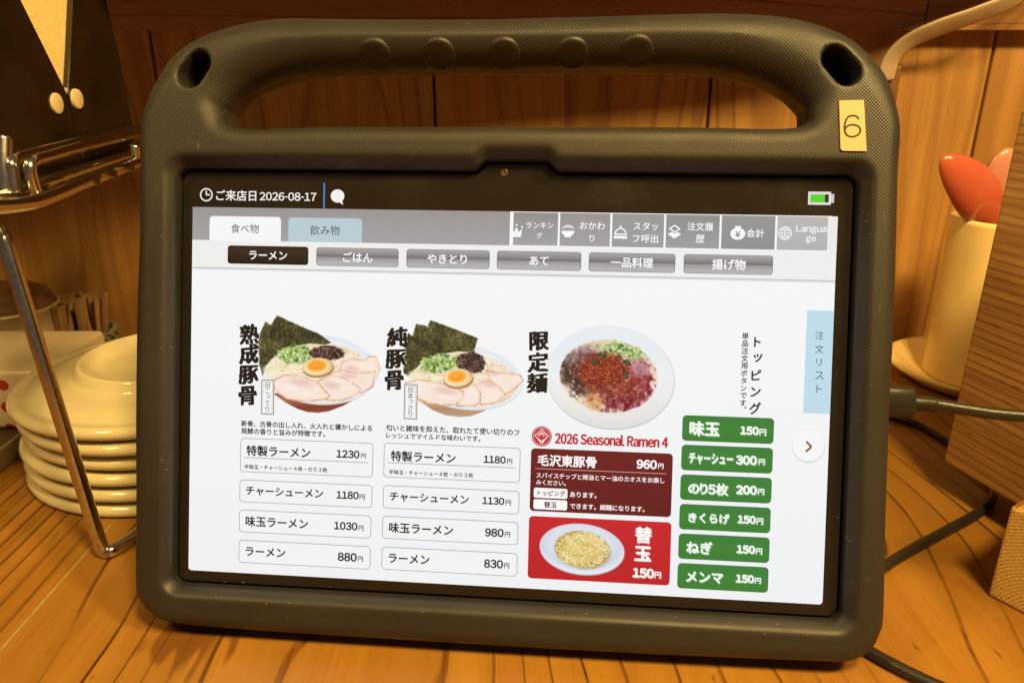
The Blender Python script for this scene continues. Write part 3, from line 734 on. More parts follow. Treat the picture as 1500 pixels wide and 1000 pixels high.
# seasonal blocks
u = UI(); u.rbox(706, 467.5, 984.5, 593, 8, '#651f1f', 2); u.rows(706.8, 468.3, 983.7, 592.2, 7.5, [(0, '#6c2020'), (1, '#631d1d')], 3)
u.px('毛沢東豚骨', 787.5, 874, 675, '#f8f2f0', .028, 5); price(u, '960', 932.4, 962.3, 964, 972, 679.6, '#f8f2f0', 5, .045)
y = 507; u.rect(715, y, 973, y + 1.3, '#c9a09c', 4)
u.px('スパイスチップと辣油とマー油のカオスをお楽し', 785.5, 973.6, 698.8, '#f6efed', .015, 5, row=521); u.px('みください。', 785.5, 829, 704.8, '#f6efed', .015, 5, row=535)
u.rbox(713.5, 546, 780.5, 566, 4, '#f7f4f3', 4); u.px('トッピング', 787.5, 828, 719.4, '#5a1c1c', .025, 5, row=556); u.px('あります。', 835, 874, 721.2, '#f6efed', .020, 5, row=556.5)
u.rbox(713.5, 569, 780.5, 589, 4, '#f7f4f3', 4); u.px('替玉', 797, 816, 737, '#5a1c1c', .025, 5, row=579); u.px('できます。細麺になります。', 835, 944.4, 739.4, '#f6efed', .020, 5, row=579.5)
u.build('seasonal_button', display, 'dark red button lettered 毛沢東豚骨')
u = UI(); u.rbox(705.5, 603.2, 986, 728.6, 8, '#b82126', 2); u.rows(706.2, 604, 985.3, 728, 7.5, [(0, '#c1262c'), (1, '#b92026')], 3)
for dx, c, z in ((1.6, '#e09a9a', 5), (0, '#fbf4f2', 6)):
    u.glyph('替', 915.5, 948.5, 630.5, c, .030, z, dx=dx, dy=dx); u.glyph('玉', 915.5, 948, 667.5, c, .034, z, dx=dx, dy=dx)
price(u, '150', 926.5, 957.7, 958.7, 968, 838.3, '#fbf4f2', 6, .045, '#dd9c9c'); u.build('extra_noodle_button', display, 'bright red button lettered 替玉')
u = UI()
# round house mark: red disc, white woven diamond
cx, cy = 726.3, 443.3; RED = '#c0272e'
u.disc(cx, cy, 20, 20, RED, 3); u.ring(cx, cy, 16.6, 17.6, '#efc9c8', 4)
for k in range(4):
    d = 3.4 + 3.1 * k
    u.line([(cx - 14.5 + d * .35, cy + 1.0 - d * .35 + 3.4 * k * .55), (cx - .6, cy + 15.4 - (13.5 - 3.3 * k) * .55 + 1)], 1.15, '#f6e9e7', 5)
    u.line([(cx + 14.5 - d * .35, cy + 1.0 - d * .35 + 3.4 * k * .55), (cx + .6, cy + 15.4 - (13.5 - 3.3 * k) * .55 + 1)], 1.15, '#f6e9e7', 5)
u.line([(cx - 14, cy - 1), (cx, cy - 14.5), (cx + 14, cy - 1)], 1.3, '#f6e9e7', 5)
u.line([(cx - 9, cy - 1), (cx - 3, cy - 7), (cx, cy - 3.6), (cx + 3.4, cy - 7), (cx + 9, cy - 1)], 1.2, '#f6e9e7', 5); u.line([(cx - 4.5, cy + 1), (cx, cy - 10.5), (cx + 4.5, cy + 1)], 1.1, '#f6e9e7', 5)
u.build('round_emblem', display)
u = UI(); u.px('2026 Seasonal Ramen 4', 812.5, 979, 643.6, RED, .062, 4, row=445.5, h=21, hb=.55); u.build('seasonal_heading', display)
u = UI(); u.vert('トッピング', 1138.5, 228, 389, 25, INK, .030, 4, shear=.10); u.build('topping_heading', display)
u = UI(); u.vert('単品注文用ボタンです。', 1115.3, 226, 385, 14.2, INK, .022, 4, shear=.06); u.build('topping_note', display)
u = UI(); u.rect(1229.5, 180.5, 1280, 379, '#b9d7e3', 2)
for ch, y in zip('注文リスト', (491, 511, 530.5, 550, 569.5)): u.px(ch, 1193.5 if ch not in 'トリ' else 1195.5, 1206.5 if ch not in 'トリ' else 1203.5, y, '#55616a', .0, 4)
u.build('order_list_tab', display)
u = UI(); u.disc(1242, 443.5, 31, 31, '#c4c4c6', 2); u.disc(1242, 442.2, 30.3, 30.3, '#eeefef', 3); u.line([(1237.4, 433.5), (1247.6, 443.4), (1237.4, 453.3)], 4.2, '#8c5a48', 5); u.build('arrow_button', display)
# descriptions
u = UI(); u.px('新骨、古骨の出し入れ、火入れと寝かしによる', 353.5, 545.5, 623.5, INK, .024, 4, row=440); u.px('発酵の香りと旨みが特徴です。', 353.5, 477, 631.2, INK, .024, 4, row=455.5)
u.build('dish_note', display)
u = UI(); u.px('匂いと雑味を抑えた、取れたて使い切りのフ', 565.5, 761, 629, INK, .024, 4, row=437.5); u.px('レッシュでマイルドな味わいです。', 566, 704, 636, INK, .024, 4, row=453)
u.build('dish_note', display)

# ---- photographs on the menu, painted procedurally into vertex colours
class Pic:
    """a little painter: canvas measured in photograph pixels, colours in sRGB"""
    def __init__(s, x0, y0, x1, y1, step=.75, bg='#ecedee'):
        s.xs = np.arange(x0, x1 + step / 2, step); s.ys = np.arange(y0, y1 + step / 2, step); s.st = step
        s.X, s.Y = np.meshgrid(s.xs, s.ys, indexing='ij'); s.bg = s.hex(bg)
        s.C = np.ones(s.X.shape + (3,)) * s.bg; s.A = np.zeros(s.X.shape)
    @staticmethod
    def hex(c):
        if isinstance(c, str): c = [int(c[1 + i:3 + i], 16) / 255 for i in (0, 2, 4)]
        return np.array(c, float)
    def z(s, pts, o, k): return [(o[0] + x / k, o[1] + y / k) for x, y in pts]
    def ell(s, cx, cy, rx, ry, a=0, soft=.7, wob=0, seed=1):
        ca, sa = math.cos(R(a)), math.sin(R(a)); dx, dy = s.X - cx, s.Y - cy
        u_, v_ = (dx * ca + dy * sa) / rx, (-dx * sa + dy * ca) / ry; d = np.hypot(u_, v_)
        if wob: d = d + wob * (vnoise(s.X / 5, s.Y / 5, seed, 3) - .5)
        return np.clip(.5 - (d - 1) * min(rx, ry) / soft, 0, 1), d
    def pol(s, pts, soft=.7, wob=0, seed=1):
        d = poly_sdf(pts, s.X, s.Y)
        if wob: d = d + wob * (vnoise(s.X / 4, s.Y / 4, seed, 3) - .5)
        return np.clip(.5 - d / soft, 0, 1), d
    def put(s, m, col):
        col = s.hex(col) if not isinstance(col, np.ndarray) else col
        s.C = s.C * (1 - m[..., None]) + col * m[..., None]; s.A = np.maximum(s.A, m)
    def ramp(s, t, *cols):
        cols = [s.hex(c) for c in cols]; t = np.clip(t, 0, 1) * (len(cols) - 1); i = np.minimum(t.astype(int), len(cols) - 2); f = (t - i)[..., None]
        Cc = np.array(cols); return Cc[i] * (1 - f) + Cc[i + 1] * f
    def stroke(s, pts, w, col, alpha=1.0):
        pts = np.array(pts); x0, y0 = pts.min(0) - w - 1; x1, y1 = pts.max(0) + w + 1
        i0, i1 = np.searchsorted(s.xs, [x0, x1]); j0, j1 = np.searchsorted(s.ys, [y0, y1])
        if i1 <= i0 or j1 <= j0: return
        X, Y = s.X[i0:i1, j0:j1], s.Y[i0:i1, j0:j1]; d = np.full(X.shape, 1e9)
        for (ax, ay), (bx, by) in zip(pts, pts[1:]):
            ex, ey = bx - ax, by - ay; L = ex * ex + ey * ey + 1e-9; t = np.clip(((X - ax) * ex + (Y - ay) * ey) / L, 0, 1)
            d = np.minimum(d, np.hypot(X - ax - t * ex, Y - ay - t * ey))
        m = (np.clip(.5 + (w / 2 - d) / .8, 0, 1) * alpha)[..., None]
        s.C[i0:i1, j0:j1] = s.C[i0:i1, j0:j1] * (1 - m) + s.hex(col) * m
    def build(s, name, label, z=4):
        nx, ny = s.X.shape; keep = s.A > .03
        V = []; 
        for x in s.xs:
            for y in s.ys: V.append(loc(x, y, 0.0) + (.00006 + z * .00003,))
        idx = np.arange(nx * ny).reshape(nx, ny)
        k = keep[:-1, :-1] | keep[1:, :-1] | keep[:-1, 1:] | keep[1:, 1:]
        Q = np.stack([idx[:-1, :-1][k], idx[:-1, 1:][k], idx[1:, 1:][k], idx[1:, :-1][k]], 1)
        used = np.unique(Q); mp = -np.ones(nx * ny, int); mp[used] = np.arange(len(used)); V = np.array(V)[used]; Q = mp[Q]
        c = np.clip(s.C.reshape(-1, 3)[used], 0, 1); c = np.where(c <= .04045, c / 12.92, ((c + .055) / 1.055) ** 2.4) * SCREEN_GAIN
        me = bpy.data.meshes.new(name); me.from_pydata(V.tolist(), [], Q.tolist())
        a = me.color_attributes.new('Col', 'FLOAT_COLOR', 'POINT'); cc = np.ones((len(V), 4), np.float32); cc[:, :3] = c; a.data.foreach_set('color', cc.ravel())
        o = link(name, me, M_PIXEL, display, smooth=False); o['label'] = label; return o
rg = np.random.default_rng(5)
def rpick(cols): return cols[rg.integers(len(cols))]
def nori(p, pts, seed):
    m, d = p.pol(pts, 1.0, 1.4, seed)
    n = vnoise(p.X / 2.1, p.Y / 2.6, seed, 3); n2 = vnoise(p.X / 14, p.Y / 14, seed + 3, 2)
    p.put(m, p.ramp(n * .75 + n2 * .5 - .12, '#1d1b10', '#33301d', '#4b4729', '#6f6a3e', '#8f8850'))
    p.put(m * np.clip(1 - np.abs(d + .6) / 1.1, 0, 1) * .55, '#77744a')
def negi(p, cx, cy, rx, ry, a, n):
    m, d = p.ell(cx, cy, rx, ry, a, 1.2, .5, 3); p.put(m, p.ramp(vnoise(p.X / 3, p.Y / 3, 12, 3), '#4e7030', '#7d9a4c', '#c3cf9a', '#e3e6c8'))
    for _ in range(n):
        t, q = rg.random() * 6.283, math.sqrt(rg.random()); x, y = cx + rx * q * math.cos(t), cy + ry * q * math.sin(t)
        r_ = 1.0 + rg.random() * 1.6; m, _d = p.ell(x, y, r_ * 1.25, r_ * .8, rg.random() * 180, .8)
        p.put(m * .9, rpick(['#5d8a35', '#7fa648', '#476f2a', '#a9c46d', '#d7dfae', '#38601f', '#92b457', '#c9d46a'])); 
        if rg.random() < .45: m, _d = p.ell(x, y, r_ * .55, r_ * .35, 0, .8); p.put(m * .8, '#dfe8c0')
def strands(p, cx, cy, rx, ry, n, cols, w, curl=1.0, a=0, alpha=1.0, ln=.9):
    for _ in range(n):
        t, q = rg.random() * 6.283, math.sqrt(rg.random()); x, y = cx + rx * q * math.cos(t), cy + ry * q * math.sin(t)
        d = rg.random() * 6.283 if a is None else R(a) + rg.normal(0, .5); k = rg.normal(0, .25) * curl; P_ = [(x, y)]
        for i in range(int(7 * ln) + 2):
            x += 1.9 * math.cos(d); y += 1.5 * math.sin(d); d += k
            if ((x - cx) / rx) ** 2 + ((y - cy) / ry) ** 2 > 1.15: break
            P_.append((x, y))
        if len(P_) > 1: p.stroke(P_, w * (.7 + .6 * rg.random()), rpick(cols), alpha)
def egg(p, cx, cy, rx, ry, a):
    m, d = p.ell(cx + .5, cy + 2.6, rx * 1.02, ry, a, 1); p.put(m, '#a8703f')
    m, d = p.ell(cx, cy, rx, ry, a, 1); p.put(m, p.ramp(d * .9 + (p.X - cx) / rx * .12, '#fbf1df', '#f7e9d2', '#eed6b2', '#d6a878'))
    m, d = p.ell(cx - 1.6, cy - 1.6, rx * .66, ry * .66, a, 1.3); p.put(m, p.ramp(d + .25 * (vnoise(p.X / 4, p.Y / 4, 9) - .5), '#ee8420', '#f08e22', '#f4a02c', '#f6b848'))
    m, d = p.ell(cx - 3, cy - 2.8, rx * .25, ry * .2, a, 2); p.put(m * .45, '#fbc980')
def pork(p, pts, seed, edge='#b5713a', core=None):
    m, d = p.pol(pts, .9, 1.5, seed); n = vnoise(p.X / 13, p.Y / 8, seed, 3); n2 = vnoise(p.X / 1.8, p.Y / 1.8, seed + 7, 2)
    p.put(m, p.ramp(n * .55 + n2 * .2 + .12, '#e6cabb', '#efdacc', '#f4e5da', '#f6ebe2'))
    if core: mm, dd = p.ell(*core, 8, .7, .25, seed); q = np.clip(1.15 - dd, 0, 1); q = q * q * (3 - 2 * q); p.put(m * q * (.30 + .25 * n), '#cf9d95')
    g = np.clip(1 + d / 7, 0, 1) ** 2; p.put(m * g * .35, '#e2b58e')
    e = np.clip(1 - np.abs(d + .7) / 1.2, 0, 1); p.put(m * e * (.2 + .8 * np.clip((vnoise(p.X / 9, p.Y / 9, seed + 2, 2) - .3) * 2.2, 0, 1)), edge)
def bowl(o, k, rim, inner, base, base_cols, noripts, ng, kk, nd_, eg, porks, name, label, win):
    p = Pic(*win); Z = lambda pts: p.z(pts, o, k)
    m, d = p.pol(Z(base), .9); t = (p.Y - (o[1] + 690 / k)) / (90 / k); p.put(m, p.ramp(t * .8 + .25 * (p.X - win[0]) / (win[2] - win[0]), *base_cols))
    m, d = p.ell(*rim, 1); p.put(m, p.ramp((d - .72) * 3 + (p.Y - rim[1]) / rim[3] * .2, '#eef1f3', '#e3e9ee', '#d8e0e8', '#e7eaee', '#cfd4da'))
    m, d = p.ell(*inner, 1.6, .05, 4); n = vnoise(p.X / 5, p.Y / 4, 21, 4); p.put(m, p.ramp(n, '#d3b58f', '#e6d3b4', '#f1e6d2', '#e9dcc4'))
    n = vnoise(p.X / 1.6, p.Y / 1.6, 77, 2); p.put(m * np.clip((n - .62) * 5, 0, 1) * .5, '#b98e66')
    nori(p, Z(noripts), 40)
    x, y = Z([nd_[:2]])[0]; m, d = p.ell(x, y, nd_[2] / k, nd_[3] / k, 0, 3); p.put(m, '#eadfbd'); strands(p, x, y, nd_[2] / k, nd_[3] / k, 60, ['#f3ead0', '#e3d2a0', '#cfb97e', '#f6f0dc'], .9, .35, -12)
    x, y = Z([ng[:2]])[0]; negi(p, x, y, ng[2] / k, ng[3] / k, -8, 110)
    x, y = Z([kk[:2]])[0]; m, d = p.ell(x, y, kk[2] / k, kk[3] / k, 0, 2, .5, 8); p.put(m, '#46302a'); strands(p, x, y, kk[2] / k, kk[3] / k, 60, ['#2b1b19', '#5e4038', '#7b584d', '#94766b', '#3a2422'], 1.3, 1.2, None)
    for i, (pts, core) in enumerate(porks):
        c = None if core is None else (*Z([core[:2]])[0], core[2] / k, core[3] / k)
        pork(p, Z(pts), 60 + 9 * i, core=c)
    x, y = Z([eg[:2]])[0]; egg(p, x, y, eg[2] / k, eg[3] / k, -4)
    p.build(name, label)
o1 = (330, 450)
bowl(o1, 5, (468.5, 541.5, 86, 51, 4), (468, 545, 79, 44, 4), [(350, 630), (450, 700), (530, 742), (600, 765), (680, 771), (760, 760), (870, 718), (970, 660), (1060, 590), (700, 600)], ('#a8604a', '#7d3a2a', '#8c4a38'),
     [(255, 190), (295, 105), (335, 128), (380, 60), (560, 140), (690, 195), (775, 258), (740, 272), (620, 265), (500, 285), (410, 325), (340, 380), (300, 430), (275, 500), (250, 420), (245, 260)],
     (510, 345, 128, 66), (745, 335, 125, 52), (430, 455, 150, 55), (680, 435, 112, 66),
     [([(850, 400), (930, 372), (1020, 385), (1050, 352), (1110, 358), (1142, 450), (1112, 512), (960, 540), (830, 470)], (930, 450, 70, 40)),
      ([(760, 490), (850, 455), (960, 480), (1105, 465), (1085, 580), (1000, 630), (860, 560)], (900, 500, 90, 30)),
      ([(670, 540), (780, 495), (880, 515), (1000, 595), (960, 645), (860, 685), (740, 680)], (780, 570, 90, 40)),
      ([(365, 610), (345, 535), (430, 492), (560, 498), (690, 555), (772, 650), (740, 672), (600, 692), (450, 672)], (560, 550, 130, 40))],
     'dish_picture', 'ramen bowl with nori, sliced pork and half an egg, red-brown outside', (372, 460, 561, 606))
o2 = (550, 450)
bowl(o2, 5, (683, 553, 84, 47, 7), (682, 556, 76, 40, 7), [(300, 670), (420, 752), (520, 790), (620, 801), (700, 796), (800, 757), (900, 700), (980, 640), (600, 600)], ('#cfa987', '#ae8766', '#b89476'),
     [(205, 280), (240, 188), (272, 212), (298, 120), (362, 132), (382, 145), (402, 94), (560, 150), (752, 226), (722, 330), (600, 322), (450, 348), (345, 400), (285, 460), (242, 505), (205, 480)],
     (470, 410, 140, 66), (700, 405, 105, 78), (370, 495, 125, 48), (605, 515, 108, 68),
     [([(800, 455), (900, 472), (1058, 490), (1088, 530), (1020, 605), (955, 640), (860, 560)], (870, 480, 60, 30)),
      ([(740, 560), (830, 527), (900, 570), (957, 640), (880, 702), (770, 716), (740, 640)], (840, 560, 70, 40)),
      ([(640, 600), (720, 558), (772, 622), (772, 692), (730, 722), (590, 726)], None),
      ([(212, 548), (320, 524), (480, 552), (600, 588), (652, 622), (640, 672), (580, 717), (480, 716), (400, 702), (310, 672)], (520, 610, 120, 40))],
     'dish_picture', 'ramen bowl with nori, sliced pork and half an egg, beige outside', (590, 466, 770, 612))
# the seasonal bowl
p = Pic(797, 473, 992, 633); o3 = (760, 460)
m, d = p.ell(894.3, 553.3, 94.5, 75.5, 8, 1); p.put(m, '#b9bec4')
m, d = p.ell(894, 552.5, 93.8, 74.6, 8, 1); p.put(m, p.ramp((p.Y - 480) / 150 + .25 * (d - .7), '#e2e7ea', '#dfe5e9', '#e6e9ea', '#e5e3df', '#d9d9d6'))
m, d = p.ell(891.5, 551, 71.5, 53.5, 6, 2.2); n = vnoise(p.X / 7, p.Y / 7, 5, 4); p.put(m, p.ramp(n * .7 + d * .3, '#c9a58c', '#ddc1a6', '#e8d6c0', '#ece0d0'))
base_m = m
def blob(cx, cy, rx, ry, a, cols, seed, sc=3.0, al=1.0, wob=.7, soft=6):
    m, d = p.ell(o3[0] + cx / 5, o3[1] + cy / 5, rx / 5, ry / 5, a, soft, wob, seed); p.put(m * al * base_m, p.ramp(vnoise(p.X / sc, p.Y / sc, seed + 1, 4) * 1.3 - .15, *cols))
blob(610, 440, 300, 180, 5, ('#7a463c', '#9c6658', '#bd9080', '#d3b4a4'), 31, 7, .85, 1.0, 12)
blob(420, 440, 100, 150, -25, ('#261b13', '#3a2c20', '#4f3f33', '#74635a'), 11, 7, 1, 1.0, 9); blob(450, 310, 130, 60, -25, ('#4a342f', '#6e504a', '#957678', '#c4aeb2'), 12, 5, .85, 1.1, 9)
blob(830, 480, 150, 160, 10, ('#5d1020', '#8c2a36', '#a8505c', '#c98f98'), 13, 6, 1, 1.1, 10); blob(760, 620, 160, 90, -10, ('#420a15', '#701824', '#93404c', '#bd8890'), 14, 6, 1, 1.1, 9)
blob(560, 620, 60, 90, 0, ('#b8622c', '#d8955a', '#e0ae7a'), 15, 5, .7, 1.2, 9); blob(890, 400, 80, 60, 0, ('#9a6a76', '#c0a0aa', '#dccdd2'), 16, 5, .7, 1.2, 9)
blob(660, 480, 230, 130, 10, ('#5e1a18', '#7e2e24', '#9c4632', '#b3604a'), 18, 5, .9, 1.1, 10)
blob(770, 265, 170, 60, 12, ('#5e7c3e', '#9db06a', '#d6dba4', '#e6e8c8'), 17, 3)
negi(p, o3[0] + 760 / 5, o3[1] + 268 / 5, 28, 9, 12, 50)
m, d = p.ell(o3[0] + 615 / 5, o3[1] + 415 / 5, 36, 27, 0, 5, .9, 23); p.put(m * .9, '#7c3423')
for _ in range(620):
    t, q = rg.random() * 6.283, rg.random() ** .6; x, y = o3[0] + 615 / 5 + 36 * q * math.cos(t), o3[1] + 415 / 5 + 26 * q * math.sin(t); a = rg.random() * 6.28; l = .8 + rg.random() * 1.2
    p.stroke([(x, y), (x + l * math.cos(a), y + l * math.sin(a))], .9 + rg.random() * .9, rpick(['#9a3a26', '#bb5632', '#742619', '#561a13', '#cf6c40', '#862f24', '#a54832', '#6a2419']))
foam = np.clip((vnoise(p.X / 3.2, p.Y / 3.2, 91, 4) - .60) * 6, 0, 1) * base_m; mm_, dd_2 = p.ell(o3[0] + 615 / 5, o3[1] + 415 / 5, 30, 22, 0); p.put(foam * .55 * np.clip((dd_2 - .8) * 2, 0, 1), '#ead8d4')
for x, y, a in ((560, 345, -15), (610, 300, 20), (795, 355, 30), (785, 440, 60)):
    m, d = p.ell(o3[0] + x / 5, o3[1] + y / 5, 6.5, 2.6, a, 1); p.put(m, p.ramp(d, '#57714a', '#37532f', '#223a20'))
for _ in range(260):
    t = rg.random() * 6.283; q = .55 + .42 * rg.random(); x, y = 891 + 69 * q * math.cos(t), 551 + 51 * q * math.sin(t); m, d = p.ell(x, y, .45, .45, 0, .9); p.put(m * .55, rpick(['#6b4436', '#8a4a38', '#4a302a']))
p.build('dish_picture', 'white rimmed bowl of noodles under red spice chips')
# extra noodles on a plate
p = Pic(787, 763, 918, 845, .7, '#bd2329')
m, d = p.ell(852.7, 804.2, 62.5, 37.3, 7, 1); p.put(m, '#b0b4c4'); m, d = p.ell(852.4, 803.2, 62, 36.6, 7, 1); p.put(m, p.ramp((d - .5) * 1.6 + (p.Y - 800) / 120, '#ccd2de', '#d6dbe5', '#c9cfdc', '#dfe3ea'))
m, d = p.ell(854.5, 806.5, 41, 26, 8, 5); p.put(m * .6, '#9a9a98')
m, d = p.ell(853, 804.3, 40, 26.5, 10, 2, .2, 4); p.put(m, '#b99d55')
for k in range(330):
    t, q = rg.random() * 6.283, math.sqrt(rg.random()) * .92; x, y = 853 + 38 * q * math.cos(t), 803 + 24 * q * math.sin(t); a = rg.random() * 6.28; cv = rg.normal(0, .35); P_ = [(x, y)]
    for i in range(9):
        x += 1.7 * math.cos(a); y += 1.2 * math.sin(a); a += cv
        if ((x - 853) / 40) ** 2 + ((y - 804) / 26) ** 2 > 1: break
        P_.append((x, y))
    if len(P_) > 2: p.stroke(P_, 2.3, '#8a7030', .40); p.stroke(P_, 1.5, rpick(['#f0dc92', '#f6e8b2', '#e6cc74', '#dcc066', '#faf0c8', '#eed788']))
p.build('dish_picture', 'plate of plain extra noodles on the red button', 7)

# brush-lettered dish names
def brush(txt, px_pts, size, shear, name):
    u = UI()
    for ch, (x, y) in zip(txt, px_pts):
        cx, cy = U(x, y); V0, _ = glyphs(ch, 0.0); w = size * (V0[:, 0].max() - V0[:, 0].min())
        u.glyph(ch, cx - w / 2 - 1.2, cx + w / 2 + 1.2, cy, '#f2f2f0', .085, 8, shear=shear)
        u.glyph(ch, cx - w / 2, cx + w / 2, cy, '#241d1a', .046, 9, shear=shear, rough=.07, hb=.62, wb=1.15)
        u.glyph(ch, cx - w / 2, cx + w / 2, cy, '#241d1a', .026, 10, shear=shear * .85, rough=.07, hb=.5, wb=1.0, dx=.9, dy=.5)
    u.build(name, display)
brush('熟成豚骨', ((366, 489), (365.5, 518), (364.5, 548), (363, 579)), 45, .12, 'dish_title')
brush('純豚骨', ((582, 493), (580, 525), (577.5, 556.5)), 45, .12, 'dish_title')
brush('限定麺', ((789.5, 499), (788, 530), (786.5, 560.5)), 44, .10, 'dish_title')
for (a, b), w in ((((383.5, 555.5), (401.5, 607)), '旧こってり'), (((592.5, 562), (611, 614)), '旧あっさり')):
    u = UI(); x0, y0 = U(*a); x1, y1 = U(*b); u.rect(x0, y0, x1, y1, '#6f645e', 8); u.rect(x0 + 1.6, y0 + 1.6, x1 - 1.6, y1 - 1.6, '#efeeec', 9); u.rect(x0 + 3.2, y0 + 3.2, x1 - 3.2, y1 - 3.2, '#9a928c', 10); u.rect(x0 + 4, y0 + 4, x1 - 4, y1 - 4, '#f0efed', 11)
    u.vert(w, (x0 + x1) / 2, y0 + 5, y1 - 5, 13, '#3c3430', .004, 12); u.build('flavour_tag', display)

# ------------------------------------------------------------------ crumbs and dust on the rim of the case
bm = bmesh.new(); rr2 = random.Random(11)
for k in range(48):
    side = rr2.random()
    if side < .45: x_, y_ = rr2.uniform(gx0, gx1), gy0 - rr2.uniform(-.0005, .0045)
    elif side < .75: x_, y_ = gx1 + rr2.uniform(-.001, .004), rr2.uniform(gy0, gy1)
    else: x_, y_ = gx0 - rr2.uniform(-.001, .004), rr2.uniform(gy0, gy1)
    dd = float(poly_sdf(P_glass, np.array([x_]), np.array([y_]))[0]); do = float(poly_sdf(P_open, np.array([x_]), np.array([y_]))[0])
    if 0 < dd < .0012: continue
    z_ = 0.0 if dd <= 0 else min(FRONT, FRONT + 1.35 * do)
    r_ = rr2.uniform(.00008, .00020)
    g = bmesh.ops.create_icosphere(bm, subdivisions=1, radius=r_)
    bmesh.ops.translate(bm, verts=g['verts'], vec=(x_, y_, z_ + r_ * .4))
crumbs = from_bm('crumbs', bm, plain('crumb', (.55, .36, .16), 0.7), smooth=False); crumbs.matrix_world = M_TAB; tag(crumbs, 'tiny pale crumbs and dust caught along the rim of the tablet case', 'crumbs', kind='stuff')

# ------------------------------------------------------------------ cables
cable = empty('charging_cable', (0, 0, 0), 'black charging cable plugged into the right side of the tablet case', 'cable'); cable.matrix_world = M_TAB
px_, py_ = loc(1303, 587, -.004)
X0 = px_ - .002
def flat_sec(a, b, n=20, e=3.5): return [(a * math.copysign(abs(math.cos(t)) ** (2 / e), math.cos(t)), b * math.copysign(abs(math.sin(t)) ** (2 / e), math.sin(t))) for t in [2 * math.pi * i / n for i in range(n)]]
bm = bmesh.new(); sweep_bm(bm, [(X0, py_, -.004), (X0 + .0004, py_, -.004), (X0 + .0085, py_ - .0002, -.004), (X0 + .0092, py_ - .0002, -.004)], flat_sec(.0052, .0034), up=(0, 0, 1), scale=[1, 1, 1, .88])
from_bm('plug', bm, M_BLACKPL, cable, auto=50)
bm = bmesh.new(); sweep_bm(bm, [(X0 + .009, py_ - .0004, -.004), (X0 + .0155, py_ - .0006, -.004), (X0 + .0165, py_ - .0007, -.004)], circ(.0026, 18), up=(0, 0, 1), scale=[1.05, .95, .85])
from_bm('strain_relief', bm, M_BLACKPL, cable, auto=50)
pts = [(X0 + .016, py_ - .0006, -.004), (X0 + .025, py_ - .0018, -.0035), (X0 + .036, py_ - .0030, -.003), (X0 + .050, py_ - .0034, -.002), (X0 + .070, py_ - .0030, -.001), (X0 + .11, py_ - .002, -.001)]
tube('cord', catmull(pts, 10), .0020, M_CORD, cable, 16)
rc = .0021
gp = [G(1240, 590, rc), G(1305, 609, rc), G(1345, 622, rc), G(1385, 645, rc), G(1418, 662, rc + .001), G(1438, 684, rc + .002)]
mid_pts = [G(1450, 706, rc), G(1455, 719, rc), G(1447, 738, rc), G(1426, 755, rc), G(1382, 779, rc), G(1338, 803, rc), G(1297, 828, rc)]
low = [None, G(1266, 855, rc), Vector((.1225, .224, rc)), Vector((.1190, .208, rc)), G(1262, 946, rc), G(1290, 963, rc), G(1330, 984, rc), G(1382, 1008, rc), G(1480, 1045, rc)]
pw = gp + mid_pts + low[1:]
cordo = tube('power_cord', catmull(pw, 10), rc, M_CORD, None, 16); tag(cordo, 'thick black cord lying on the counter, looping from behind the oak box', 'cord')

# ------------------------------------------------------------------ stack of upside-down cream plates
PC = Vector((-.1745, .3535, 0)); PR = .0685
def plate_mesh(foot):
    prof = [(0, .0094)] if not foot else [(0, .0104), (.026, .0102), (.0325, .0107), (.0350, .0142), (.0360, .0154), (.0376, .0153), (.0386, .0143), (.0396, .0108), (.0412, .0099)]
    prof += [(.048, .0090), (.056, .0078), (PR - .0085, .0058), (PR - .0064, .0053), (PR - .0050, .0055), (PR - .0034, .0058), (PR - .0019, .0054), (PR - .0006, .0043), (PR, .0029), (PR - .0004, .0015), (PR - .0014, .0005), (PR - .0030, .0001), (PR - .0050, .0004), (PR - .0075, .0022), (.054, .0038), (.03, .0062), (0, .0064)]
    bm = bmesh.new(); lathe_bm(bm, prof, 128); me = bpy.data.meshes.new('small_plate'); bmesh.ops.recalc_face_normals(bm, faces=bm.faces); bm.to_mesh(me); bm.free()
    me.materials.append(M_PLATE); me.polygons.foreach_set('use_smooth', [True] * len(me.polygons)); return me
pm = plate_mesh(False); words_ = ['lowest plate in the stack of cream plates, resting on the counter', 'second plate from the bottom of the stack of cream plates', 'third plate from the bottom of the stack of cream plates',
          'third plate from the top of the stack of cream plates', 'second plate from the top of the stack, right under the footed one', 'topmost upside-down cream plate with its round foot ring showing, on the stack']
rp_ = random.Random(4)
for i in range(6):
    me = plate_mesh(True) if i == 5 else pm
    o = bpy.data.objects.new('small_plate', me); COL.objects.link(o)
    o.location = PC + Vector((rp_.uniform(-.0014, .0014) + (-.0020 if i == 5 else 0), rp_.uniform(-.0012, .0012), .0001 + i * .0075)); o.rotation_euler = (0, 0, i)
    tag(o, words_[i], 'plate', 'cream plates stacked upside down')

